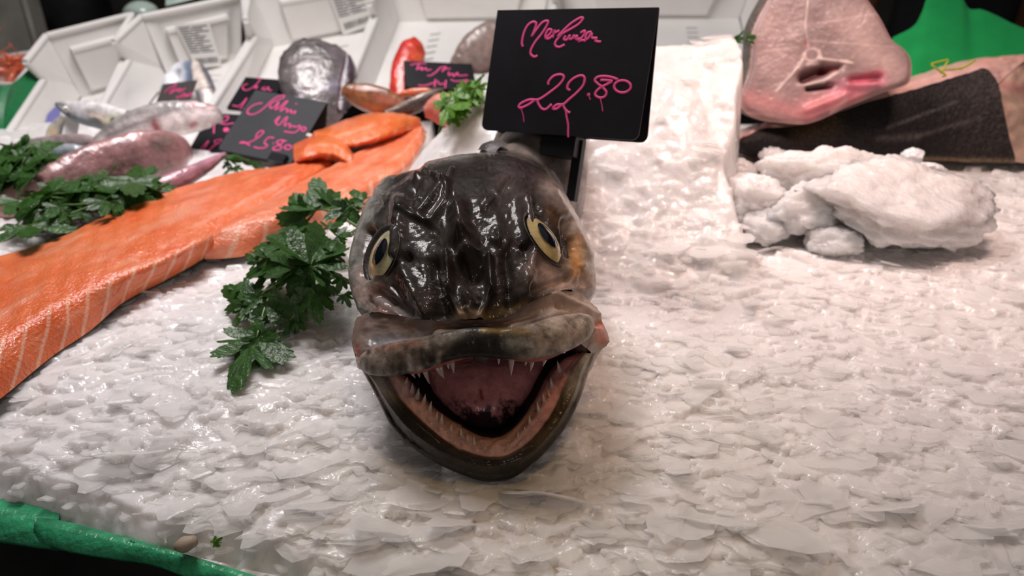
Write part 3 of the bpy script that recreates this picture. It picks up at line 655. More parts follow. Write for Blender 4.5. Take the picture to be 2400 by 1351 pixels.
# ------------------------------------------------------------------ price signs
M_BLACK = mat('sign_black', (0.010, 0.010, 0.012), 0.42, spec=0.25, noise=(14, 0.7, 1.5))
M_SLATE = mat('sign_slate', (0.050, 0.053, 0.058), 0.60, spec=0.2, noise=(14, 0.9, 1.15))
M_PINK = mat('chalk_pink', (0.80, 0.075, 0.28), 0.6)
M_CLEAR = mat('clip_plastic', (0.75, 0.72, 0.70), 0.15, spec=0.7)
def crop(strokes, ox, oy, sc):
    return [([(ox + x / sc, oy + y / sc) for x, y in s[0]], s[1]) if isinstance(s, tuple) else ([(ox + x / sc, oy + y / sc) for x, y in s], 1.0) for s in strokes]
def ell(cx, cy, rx, ry, n=14): return [(cx + rx * math.cos(t), cy + ry * math.sin(t)) for t in np.linspace(0.6, 2 * math.pi + 0.9, n)]
def price_sign(label, corners, dBL, strokes, sw, m, tent=True, thick=0.0014, fold=0.05, world=None, stake=None, group='black price signs lettered in pink'):
    """a folded tent sign; corners TL, TR, BR, BL in world space"""
    TL, TR, BR, BL = world
    ex = norm(TR - TL + BR - BL); ey = norm((TL + TR) - (BL + BR)); n = norm(np.cross(ex, ey)); ey = np.cross(n, ex)
    c = (TL + TR + BR + BL) / 4; w = (np.linalg.norm(TR - TL) + np.linalg.norm(BR - BL)) / 2; h = (np.linalg.norm(TL - BL) + np.linalg.norm(TR - BR)) / 2
    T = thing('price_sign', label, 'price sign', (BL + BR) / 2, group)
    def panel(name, o, ux, uy, un, w, h, round_top):
        r = 0.006; pts = []
        for cx, cy, a0, rr in [(w / 2 - r, h / 2 - r, 0, r if round_top else 0), (-w / 2 + r, h / 2 - r, 90, r if round_top else 0), (-w / 2 + r, -h / 2 + r, 180, r), (w / 2 - r, -h / 2 + r, 270, r)]:
            for k in range(6 if rr else 1):
                a = math.radians(a0 + 18 * k)
                pts.append((cx + r * math.cos(a), cy + r * math.sin(a)) if rr else (cx + (r if cx > 0 else -r), cy + (r if cy > 0 else -r)))
        k = len(pts)
        V = [o + ux * x + uy * y + un * s for s in (thick / 2, -thick / 2) for x, y in pts]
        F = [tuple(range(k)), tuple(range(2 * k - 1, k - 1, -1))] + [(k + i, k + (i + 1) % k, (i + 1) % k, i) for i in range(k)]
        return mesh_obj(name, V, F, m, T, smooth=False)
    panel('front_panel', c, ex, ey, n, w, h, False)
    if tent:
        down = norm(ey * -1.0 - n * 2 * fold); top = c + ey * h / 2
        nb = norm(np.cross(ex, down))
        panel('back_panel', top + down * (h / 2) - n * thick, ex, -down, -nb, w, h, False)
    b = Bag(); p0 = c + n * (thick / 2 + 0.0002)
    for s, k in strokes:
        P = np.array([on_plane(x, y, p0, n) for x, y in s])
        N = max(6, len(P) * 5)
        b.tube(P, [sw * k] * len(P), 6, n=N, flat=0.18, upv=tuple(n))
    b.build('lettering', M_PINK, T)
    if stake is not None:
        b = Bag()
        for q in stake: b.box(*q)
        b.build('foot', M_BLACK, T, smooth=False)
    return T, c, ex, ey, n, w, h
WV = lambda *a: np.array(a)
MER = [[(485,425),(476,390),(490,310),(525,235),(572,200),(604,212),(592,265),(562,335)], [(562,335),(610,265),(660,205),(705,190),(708,218),(660,300),(600,375),(560,445),(555,490),(585,515),(616,505)],
       [(692,345),(735,300),(742,272),(715,270),(690,315),(694,348),(722,350),(750,325)], [(752,345),(765,300),(775,270),(768,300),(790,290),(815,278)],
       [(850,300),(800,330),(900,230),(970,180),(1015,160),(1027,172),(990,218),(920,262),(850,302),(800,352),(775,392),(785,420),(818,426),(862,405)],
       [(872,325),(855,355),(880,362),(908,322),(902,352),(930,350),(948,318),(942,352)], [(942,352),(975,325),(968,358),(998,352),(985,372)], [(1005,300),(1042,280),(1040,312),(990,375),(1020,365),(1055,372)],
       [(1105,290),(1070,298),(1050,345),(1072,352),(1105,300),(1110,345),(1150,345),(1142,372),(1190,380)],
       [(715,770),(718,738),(762,690),(822,675),(853,692),(845,728),(800,780),(720,842),(650,890),(610,905),(545,903),(475,932),(447,962),(465,978),(535,948),(602,905),(625,942),(652,982),(692,990),(745,945)],
       [(912,820),(886,800),(900,752),(952,705),(1012,685),(1042,708),(1030,772),(970,842),(900,902),(850,945),(790,950),(755,985),(792,985),(842,950),(862,985),(892,1015),(912,1020)],
       ([(872,1000),(880,1060),(893,1130),(893,1200),(895,1245)], .8), ([(1076,845),(1080,868)], 1.3), ([(1082,868),(1094,905)], .4),
       [(1345,722),(1262,695),(1172,695),(1135,726),(1165,762),(1205,792),(1240,838),(1218,880),(1165,882),(1138,852),(1175,802),(1262,755),(1288,735),(1240,728),(1185,726)], ell(1385,785,75,55), ([(470,985),(488,1050),(494,1110)], .3), ([(1186,895),(1200,960),(1206,1010)], .35)]
def fitq(pts, d):
    return [D(p[0], p[1], k) for p, k in zip(pts, d)]
Wm = fitq([(1167,24),(1545,18),(1495,330),(1128,305)], (.597,.535,.543,.605))
sm, c, ex, ey, n, w, h = price_sign('large black price sign reading Merluza 22.80 standing behind the hake', None, None, crop(MER, 1100, 0, 3.86), 0.00105, M_BLACK, world=Wm, fold=0.12)
q = c - ey * (h / 2 - .008) - n * 0.016 + ex * 0.002
b = Bag(); b.box(q - ey * 0.012, ex * .015, ey * 0.012, n * .012); b.box(q - ey * .034 - n * .004 + ex * .013, ex * .004, ey * .026, n * .004); b.build('foot', M_BLACK, sm, smooth=False)

SAL = [[(1365,300),(1330,300),(1260,325),(1205,375),(1205,415),(1260,425),(1330,395),(1400,340),(1460,280),(1520,235),(1580,215),(1615,215),(1600,242),(1540,262),(1480,292),(1450,330),(1470,362)],
       [(1470,362),(1520,320),(1552,280),(1530,340),(1510,370),(1560,350),(1620,290),(1650,275),(1600,340),(1570,388),(1620,360),(1650,372),(1640,400),(1690,375),(1690,410),(1740,388),(1722,425)], [(1745,300),(1750,312)],
       [(1500,510),(1545,462),(1562,455),(1520,520),(1560,540),(1610,480),(1650,455),(1620,520),(1620,555),(1660,530),(1682,545),(1672,575),(1712,555),(1742,568),(1790,552),(1772,600),(1722,630),(1642,622),(1612,615)], ell(1830,590,25,22,10),
       [(1290,690),(1310,640),(1350,610),(1382,622),(1350,662),(1280,712),(1200,745),(1110,745),(1160,735),(1200,760),(1228,775)], [(1500,690),(1440,685),(1402,718),(1392,750),(1422,772),(1400,797),(1330,805),(1270,790)],
       [(1640,725),(1572,715),(1530,732),(1552,765),(1582,792),(1560,825),(1500,825),(1490,800),(1552,770),(1602,735),(1580,716)], ell(1655,795,38,26,10), [(1490,745),(1494,755)]]
Ws = [WV(-0.3533,0.9509,0.0653), WV(-0.2414,0.8939,0.0637), WV(-0.279,0.8216,0.0048), WV(-0.391,0.8787,0.0064)]
Ws = fitq([(599,211),(768,242),(680,385),(511,351)], (.938,.901,.862,.899))
ss, c, ex, ey, n, w, h = price_sign('grey tent price sign reading 25.80 standing on the orange salmon', None, None, crop(SAL, 330, 180, 4.8), 0.0011, M_SLATE, world=Ws, fold=0.42)
b = Bag(); b.box(on_plane(656, 377, c, n) + n * .004, ex * .012, ey * .006, n * .004); b.build('foot', M_BLACK, ss, smooth=False)
b = Bag(); b.box(c + ex * (w / 2 + .003) - ey * .004 - n * .01, ex * .004, ey * .002, n * .012); b.build('clip', M_CLEAR, ss, smooth=False)
RAP = [[(850,480),(825,560),(820,640)], [(830,530),(880,462),(980,448),(965,490),(900,522),(960,535),(1045,520)], ell(960,597,26,20,9), ell(960,597,12,9,8), [(600,820),(650,832),(705,780),(762,720),(722,800),(690,842)], [(915,702),(832,720),(852,760),(885,740),(800,800),(722,870),(732,885),(792,800),(852,750),(915,720)]]
Wr = fitq([(496,268),(600,270),(528,388),(424,378)], (.965,.955,.905,.915))
price_sign('dark price sign reading 18 half hidden behind the 25.80 sign', None, None, crop(RAP, 330, 180, 4.8), 0.0011, M_BLACK, world=Wr, fold=0.35)
STR = [[(1310,20),(1345,15),(1322,60),(1272,110),(1200,150),(1152,140),(1150,100),(1200,80)], [(1272,130),(1300,100),(1282,128),(1312,108),(1300,132)], [(1352,140),(1400,112),(1372,132),(1402,150),(1432,116),(1442,150),(1472,152)], [(1030,320),(1092,332),(1150,290),(1192,240),(1132,340),(1108,362)], [(1148,358),(1155,352)]]
Wt = fitq([(576,181),(667,189),(622,266),(529,258)], (1.025,1.001,.975,.999))
price_sign('small black tent sign just behind the 25.80 sign by the grey flatfish', None, None, crop(STR, 330, 180, 4.8), 0.0010, M_BLACK, world=Wt, fold=0.45)
TRU = [[(1430,412),(1500,396),(1600,396)], [(1520,400),(1495,462)], [(1510,455),(1550,432),(1545,465),(1592,440),(1600,466),(1652,455)], [(1605,520),(1642,520),(1702,480),(1742,440),(1802,430),(1772,462),(1762,480),(1792,452),(1852,450)], [(1832,480),(1832,520),(1872,500),(1882,530),(1922,490),(1932,520),(2030,515)],
       [(1512,620),(1582,625),(1680,592)], [(1692,560),(1682,640)], [(1712,575),(1738,612),(1782,602)], [(1802,568),(1792,650)], [(1850,560),(1902,580),(2030,568),(1962,602)]]
Wu = fitq([(946,143),(1106,151),(1118,212),(953,206)], (1.004,1.028,.996,.972))
price_sign('low black price sign reading 14 in front of the red fish', None, None, crop(TRU, 640, 60, 4.444), 0.0011, M_BLACK, world=Wu, fold=0.35)
MAC = [[(260,182),(332,120),(402,85),(342,160),(330,190),(402,150),(432,170),(502,130)], [(350,165),(420,140),(470,150)], [(400,222),(422,235),(482,190),(512,210),(570,185),(560,210),(432,228)]]
Wk = fitq([(377,202),(454,188),(453,238),(370,242)], (1.08,1.05,1.035,1.065))
price_sign('smallest dark sign with pink scribble leaning on the upright mackerel', None, None, crop(MAC, 330, 180, 4.8), 0.0012, mat('sign_brown', (0.075, 0.066, 0.062), 0.5), world=Wk, tent=False)

# ------------------------------------------------------------------ salmon
def salmon_mat(name, base, stripes):
    m = mat(name, base, 0.30, coat=0.8, coat_rough=0.08, sss=0.30, sss_r=(1.0, 0.35, 0.12), sss_s=0.005, bump=(420, 0.0013), bump2=(90, 0.0009))
    N, L, b = nodes_of(m)
    at = N.new('ShaderNodeAttribute'); at.attribute_name = 'Par'
    sp = N.new('ShaderNodeSeparateXYZ'); L.new(at.outputs['Vector'], sp.inputs[0])
    tc = N.new('ShaderNodeTexCoord'); nz = N.new('ShaderNodeTexNoise'); nz.inputs['Scale'].default_value = 26; nz.inputs['Detail'].default_value = 4
    L.new(tc.outputs['Object'], nz.inputs['Vector'])
    def M(op, a, b_=None, c=None):
        q = N.new('ShaderNodeMath'); q.operation = op
        for i, x in enumerate((a, b_, c)):
            if x is None: continue
            if isinstance(x, (int, float)): q.inputs[i].default_value = x
            else: L.new(x, q.inputs[i])
        return q.outputs[0]
    # fat lines: bands across the length, bent backwards on the cut side
    v2 = M('MULTIPLY', M('SUBTRACT', sp.outputs['Y'], 0.75), 0.055)
    ph = M('ADD', M('MULTIPLY', M('ADD', sp.outputs['X'], v2), stripes), M('MULTIPLY', nz.outputs['Fac'], 2.6))
    w = M('SINE', ph)
    side = N.new('ShaderNodeMapRange'); side.inputs['From Min'].default_value = 0.68; side.inputs['From Max'].default_value = 0.77; side.inputs['To Min'].default_value = 0.05; side.inputs['To Max'].default_value = 1.0
    L.new(sp.outputs['Y'], side.inputs['Value'])
    line = N.new('ShaderNodeMapRange'); line.inputs['From Min'].default_value = 0.68; line.inputs['From Max'].default_value = 0.97
    L.new(w, line.inputs['Value'])
    fac = M('MULTIPLY', M('MULTIPLY', line.outputs[0], side.outputs[0]), 0.62)
    # pale membrane patches
    n2 = N.new('ShaderNodeTexNoise'); n2.inputs['Scale'].default_value = 1.0; n2.inputs['Detail'].default_value = 4
    cv = N.new('ShaderNodeCombineXYZ'); L.new(M('MULTIPLY', sp.outputs['X'], 16), cv.inputs[0]); L.new(M('MULTIPLY', sp.outputs['Y'], 10), cv.inputs[1]); L.new(cv.outputs[0], n2.inputs['Vector'])
    mp = N.new('ShaderNodeMapRange'); mp.inputs['From Min'].default_value = 0.52; mp.inputs['From Max'].default_value = 0.66; mp.inputs['To Max'].default_value = 0.34
    L.new(n2.outputs['Fac'], mp.inputs['Value'])
    top = N.new('ShaderNodeMapRange'); top.inputs['From Min'].default_value = 0.12; top.inputs['From Max'].default_value = 0.30; L.new(sp.outputs['Y'], top.inputs['Value'])
    fac = M('MAXIMUM', fac, M('MULTIPLY', mp.outputs[0], top.outputs[0]))
    mr = N.new('ShaderNodeMapRange'); mr.inputs['From Min'].default_value = 0.3; mr.inputs['From Max'].default_value = 0.7
    L.new(nz.outputs['Fac'], mr.inputs['Value'])
    c0 = N.new('ShaderNodeMix'); c0.data_type = 'RGBA'; c0.inputs['A'].default_value = (base[0] * .92, base[1] * .72, base[2] * .6, 1); c0.inputs['B'].default_value = (base[0], base[1] * 1.2, base[2] * 1.5, 1)
    L.new(mr.outputs[0], c0.inputs['Factor'])
    c1 = N.new('ShaderNodeMix'); c1.data_type = 'RGBA'; c1.inputs['B'].default_value = (0.92, 0.56, 0.40, 1)
    L.new(fac, c1.inputs['Factor']); L.new(c0.outputs['Result'], c1.inputs['A']); L.new(c1.outputs['Result'], b.inputs['Base Color'])
    return m
M_SALM = salmon_mat('salmon_flesh', (0.86, 0.19, 0.055), 300)
M_SALMP = salmon_mat('salmon_flesh_pale', (0.88, 0.235, 0.095), 190)
M_SALMD = salmon_mat('salmon_flesh_deep', (0.80, 0.17, 0.03), 240)
M_FSKIN = mat('salmon_skin', (0.20, 0.20, 0.20), 0.3, coat=0.6, noise=(80, 0.6, 1.5))
def fillet(label, far, ridge, bot, m, dome=0.004, nu=220, far_z0=None, ripple=0.00022, group='salmon fillets'):
    T = thing('salmon_fillet', label, 'salmon fillet', W(*[sum(x) / len(x) for x in zip(*bot)][:2], 0), group)
    rows = []
    for f, r, b in zip(far, ridge, bot):
        F, R_, B = W(*f), W(*r), W(*b)
        Fb = F.copy(); Fb[2] = min(b[2], f[2] - .004); 
        q = lambda t, k: F * (1 - t) + R_ * t + np.array([0, 0, dome * k])
        rows.append([Fb, F, q(.12, .55), q(.35, 1), q(.65, 1.05), q(.88, .6), R_, R_ * .6 + B * .4 + np.array([.0025, -.002, 0]), B])
    G = surf(rows, nu, 90)
    nm = normals(G); nm = np.where(nm[..., 2:3] < 0, -nm, nm)
    L = np.concatenate([[0], np.cumsum(np.linalg.norm(np.diff(G[:, 45], axis=0), axis=1))])
    U = np.stack([np.repeat(L[:, None], 90, 1), np.repeat(np.linspace(0, 1, 90)[None], nu, 0)], -1)
    d = ripple * np.sin(U[..., 0] * 300 + 4 * U[..., 1]) + 0.0022 * (vnoise(G[..., 0] * 1.0, G[..., 1], 0.03, 31)) + .0008 * vnoise(G[..., 0], G[..., 1], .007, 32)
    G = G + nm * (d * sstep(U[..., 1], 0.02, .15) * sstep(U[..., 1], 1.0, .9))[..., None]
    b = Bag(); b.grid(G, uv=U)
    for e in (0, -1):                                # end faces
        k = b.n; ring = G[e]; b.add(np.concatenate([ring, ring.mean(0)[None]]), [(i, i + 1, 90) if e else (i + 1, i, 90) for i in range(89)], uv=np.concatenate([U[e], U[e][45:46]]))
    b.build('flesh', m, T, uvs=True)
    Gs = np.stack([G[:, 0], (G[:, 0] + G[:, -1]) / 2 - [0, 0, .001], G[:, -1]], 1); Gs[..., 2] -= 0.0008
    o = mesh_obj('skin', Gs, gfaces(*Gs.shape[:2]), M_FSKIN, T); o['label'] = 'silver grey fish skin'
    return T
Zr = .033
fillet('long orange salmon fillet with pale fat stripes reaching the left edge',
       [(-190,650,.020),(0,602,.021),(130,560,.022),(240,512,.022),(330,475,.022),(420,442,.022),(520,413,.022),(600,398,.022),(690,384,.02),(772,374,.016)],
       [(-120,880,Zr),(10,798,Zr),(110,733,Zr),(192,685,Zr),(288,646,.032),(385,606,.031),(466,568,.030),(560,512,.024),(660,455,.022),(777,386,.017)],
       [(-110,1018,.009),(8,930,.009),(120,838,.009),(212,775,.009),(290,709,.009),(385,659,.008),(474,609,.008),(568,548,.006),(668,482,.006),(780,392,.010)], M_SALM)
fillet('broad salmon fillet beside the hake under the parsley bunch',
       [(484,560,.020),(505,540,.022),(560,508,.024),(640,464,.024),(700,432,.024),(770,396,.026),(850,352,.03),(920,322,.03),(965,300,.03),(985,296,.028)],
       [(474,574,.020),(520,548,.028),(575,528,.031),(640,515,.031),(720,498,.027),(800,466,.028),(880,426,.03),(945,385,.032),(986,330,.034),(994,306,.032)],
       [(480,608,.008),(530,606,.008),(585,598,.008),(645,576,.006),(735,545,.004),(820,510,.008),(895,455,.012),(955,405,.018),(990,345,.024),(997,312,.025)], M_SALMP)
fillet('folded deep orange salmon piece at the far end of the fillets',
       [(735,318,.030),(775,300,.034),(815,285,.038),(865,268,.042),(920,270,.042),(960,280,.038),(985,292,.032)],
       [(740,345,.030),(785,342,.036),(830,338,.040),(880,326,.044),(930,308,.044),(965,298,.038),(988,297,.032)],
       [(748,362,.010),(790,362,.014),(835,355,.018),(885,342,.02),(935,322,.024),(968,306,.026),(990,300,.026)], M_SALMD, dome=.010)
fillet('curled salmon belly strip tucked beside the 25.80 sign',
       [(690,345,.022),(715,330,.028),(745,318,.032),(785,322,.034),(815,345,.032),(832,372,.026)],
       [(690,378,.024),(712,372,.030),(740,362,.034),(775,362,.036),(800,372,.034),(824,386,.028)],
       [(694,388,.01),(716,385,.012),(745,382,.014),(775,382,.014),(800,386,.014),(822,392,.014)], M_SALMD, dome=.008)

# ------------------------------------------------------------------ parsley
def leaf_mat(name, c):
    m = mat(name, c, 0.40, coat=0.18, coat_rough=0.15, noise=(130, 0.55, 1.5), bump=(260, 0.0012), spec=0.4)
    N, L, b = nodes_of(m)
    tl = N.new('ShaderNodeBsdfTranslucent'); tl.inputs[0].default_value = (c[0] * 2.2, c[1] * 2.2, c[2], 1)
    mx = N.new('ShaderNodeMixShader'); mx.inputs[0].default_value = 0.15
    L.new(b.outputs[0], mx.inputs[1]); L.new(tl.outputs[0], mx.inputs[2]); L.new(mx.outputs[0], N['Material Output'].inputs['Surface'])
    return m
M_LEAF = leaf_mat('parsley_leaf', (0.030, 0.088, 0.016))
M_LEAFB = leaf_mat('parsley_leaf_bright', (0.085, 0.21, 0.022))
M_STEM = mat('parsley_stem', (0.09, 0.17, 0.04), 0.4, coat=0.3)
def leaf_grid(r):
    th = np.radians(np.linspace(-105, 105, 85)); rad = np.zeros(85)
    for a, L, wd in [(-68 + r.uniform(-6, 6), .72, 17), (0, 1.0, 17), (68 + r.uniform(-6, 6), .72, 17), (-34, .72, 12), (34, .72, 12), (-96, .42, 12), (96, .42, 12)]:
        rad = np.maximum(rad, L * np.exp(-((np.degrees(th) - a) / wd) ** 2 * .5))
    rad = np.maximum(rad, .30) * (1 + .13 * np.abs(((np.degrees(th) / 7.5 + r.uniform(0, 1)) % 1) - .5) * 2 - .06)
    q = np.array([0, .25, .5, .75, 1.0])
    X = q[:, None] * (rad * np.cos(th))[None]; Y = q[:, None] * (rad * np.sin(th))[None]
    Z = -.16 * r.uniform(-.3, 1.8) * (X ** 2 + Y ** 2) + .10 * np.cos(3 * th)[None] * q[:, None] * r.uniform(.5, 1.6) + .05 * r.normal() * Y
    return np.stack([X, Y, Z], -1)
def place_leaf(b, r, base, tip, face, roll=0.0):
    base = np.asarray(base); L = np.linalg.norm(tip - base); x = norm(tip - base)
    z = norm(face - x * np.dot(face, x)); y = np.cross(z, x)
    G = leaf_grid(r) * L
    b.grid(base + G[..., :1] * x + G[..., 1:2] * y + G[..., 2:] * z)
def sprig(label, leaves, stems, m=M_LEAF, seed=1, name='parsley_sprig', group='parsley garnish', loc=None, depth=None):
    """leaves: (base px, base py, tip px, tip py, z base, z tip)"""
    r = np.random.default_rng(seed); b = Bag(); st = Bag()
    l0 = leaves[len(leaves) // 2]
    T = thing(name, label, 'parsley', D(l0[0], l0[1], depth) if depth else W(l0[0], l0[1], l0[4] * .5), group)
    for l in leaves:
        B = W(l[0], l[1], l[4]) if depth is None else D(l[0], l[1], depth + l[4]); dp = proj(B)[2]
        P = D(l[2], l[3], dp * (1 + r.normal(0, .012)) + l[4] - l[5]) if depth is not None else D(l[2], l[3], float(np.clip(proj(W(l[2], l[3], l[5]))[2], dp - .05, dp + .035)))
        v = norm(np.array([0, 0, CAM_H]) - B)
        face = norm(v * .8 + np.array([0, 0, .7]) + r.normal(0, .32, 3))
        place_leaf(b, r, B, P, face)
    b.build('foliage', m, T)
    for s in stems:
        P = np.array([(D(q[0], q[1], depth) if depth else W(*q)) for q in s]); st.tube(P, np.linspace(.0014, .0008, len(P)), 6, n=len(P) * 5)
    if stems: st.build('stem', M_STEM, T)
    return T
F = []
for bx, by, tx, ty, z0, z1 in [(300,1020,40,1150,.014,.016),(290,1050,165,1325,.014,.012),(325,1035,500,1175,.016,.010),(312,1010,225,1020,.016,.018),(345,1000,460,1060,.018,.012),
        (290,790,85,690,.022,.026),(285,790,225,920,.022,.014),(335,735,195,690,.026,.03),(355,770,290,930,.026,.016),(395,800,440,945,.026,.014),(480,770,340,840,.032,.022),(300,930,380,960,.02,.02),
        (650,560,560,380,.058,.060),(650,560,690,310,.060,.062),(660,560,800,420,.060,.060),(660,570,885,600,.060,.050),(650,580,780,690,.058,.044),(640,570,480,650,.058,.044),(645,560,420,500,.056,.044),
        (600,500,330,470,.05,.03),(420,550,255,640,.04,.028),(330,540,258,500,.034,.036),(500,440,390,360,.05,.05),(560,360,440,310,.05,.05),
        (720,215,690,25,.055,.060),(705,205,595,160,.052,.052),(625,262,452,262,.048,.044),(620,262,560,145,.048,.05),(905,190,790,150,.062,.06),(905,195,740,270,.062,.058),(900,200,815,325,.062,.05),(985,160,900,85,.066,.07),(930,180,1020,175,.066,.066),(930,205,945,270,.064,.056),(760,170,790,95,.058,.06),
        (640,640,520,760,.052,.036),(660,700,715,925,.046,.024),(690,730,795,840,.046,.03),(620,760,590,915,.04,.02),(560,800,470,940,.036,.018),(520,900,505,1015,.024,.012),(560,920,635,965,.022,.014),(855,640,815,745,.05,.036),(865,740,905,825,.04,.03),
        (780,480,880,420,.06,.06),(820,380,930,370,.06,.064),(770,340,860,290,.06,.06),(540,620,440,700,.046,.034),(720,620,770,560,.056,.056),(480,560,400,440,.046,.046),(380,640,330,600,.034,.034),(690,420,730,330,.058,.06)]:
    F.append((480 + bx / 2.65, 410 + by / 2.65, 480 + tx / 2.65, 410 + ty / 2.65, z0, z1))
S_ = lambda pts: [(480 + x / 2.65, 410 + y / 2.65, z) for x, y, z in pts]
r_ = np.random.default_rng(77)
for bx, by, tx, ty, z0, z1 in list(F):
    if r_.random() < .45:
        t = math.radians(r_.uniform(-42, 42)); k = r_.uniform(.75, 1.05); dx, dy = tx - bx, ty - by
        F.append((bx + r_.uniform(-8, 8), by + r_.uniform(-8, 8), bx + k * (dx * math.cos(t) - dy * math.sin(t)), by + k * (dx * math.sin(t) + dy * math.cos(t)), z0 - .006, z1 - .004))
sprig('big dark green parsley bunch lying against the left cheek of the hake', F,
      [S_([(960,330,.05),(800,430,.054),(650,560,.056)]), S_([(650,560,.056),(480,680,.036),(390,780,.026),(320,1020,.016)]), S_([(960,330,.05),(840,260,.054),(720,215,.054),(620,265,.046)]), S_([(930,200,.06),(985,150,.066),(925,90,.068)]), S_([(480,700,.036),(290,790,.022)]), S_([(650,580,.055),(640,760,.038),(530,900,.024)])], seed=11)
def scatter(label, n, poly, size, z, seed, m=M_LEAF, stems=(), amin=-180, amax=180, depth=None, **k):
    r = np.random.default_rng(seed); P = np.array(poly, float); out = []
    while len(out) < n:
        a = r.dirichlet(np.ones(len(P)) * .16); c = a @ P
        t = math.radians(r.uniform(amin, amax)); L = size * r.uniform(.65, 1.25); zz = z * r.uniform(.6, 1.5) if depth is None else r.uniform(-.012, .012)
        out.append((c[0], c[1], c[0] + L * math.cos(t), c[1] + .62 * L * math.sin(t), zz, zz * r.uniform(.6, 1.2)))
    return sprig(label, out, stems, m, seed, depth=depth, **k)
scatter('dark parsley spray between the salmon and the mottled pink fish', 52, [(30,470),(110,440),(200,425),(260,405),(340,420),(385,415),(405,440),(350,450),(330,455),(250,480),(170,500),(60,540),(20,510)], 58, .028, 3,
        stems=[[(200,430,.03),(260,440,.03),(330,455,.03),(400,425,.03)], [(0,480,.02),(90,462,.03),(180,470,.03),(260,480,.03)], [(60,450,.03),(150,480,.03),(250,470,.03),(330,455,.03)], [(0,540,.02),(110,520,.03),(220,480,.03)]])
scatter('parsley clump with pale stems at the left edge by the grey fish', 34, [(0,350),(40,335),(75,350),(110,385),(100,415),(30,430),(0,420)], 48, .032, 4, mat and M_LEAF, stems=[[(0,430,.02),(40,400,.04),(70,360,.06),(75,335,.07)], [(0,395,.03),(50,410,.03),(100,400,.03)]])
scatter('bright green parsley sprig draped over the ice edge left of the big sign', 26, [(1130,185),(1090,210),(1060,215),(1040,250),(1035,290),(1065,275),(1105,225)], 44, .088, 5, M_LEAFB, depth=.715, stems=[[(1135,175,.10),(1090,215,.09),(1045,260,.07),(1028,310,.05)]])
scatter('tiny parsley tuft under the 25.80 sign', 6, [(530,372),(580,378),(548,392)], 34, .020, 6)
scatter('little parsley bits on the belly of the silver mackerel', 5, [(262,285),(292,280),(280,292)], 26, .062, 7, depth=.905)
scatter('little parsley bits between the crates and the raised ice', 7, [(1695,97),(1755,90),(1725,95)], 20, .140, 8, depth=.765)
# curled yellow-green sprig on the green liner
b = Bag()
for s in [[(2182,152),(2215,175),(2208,180)],[(2182,150),(2222,140)],[(2222,142),(2205,172)],[(2205,165),(2250,160),(2285,142)],[(2250,162),(2278,148)]]:
    b.tube(np.array([D(x, y, .80) for x, y in s]), [.0012] * len(s), 6, n=12)
tag(b.build('herb_stalk', mat('yellow_stalk', (0.38, 0.42, 0.03), 0.4)), 'kinked yellow-green herb stalk above the dark fillet', 'herb')

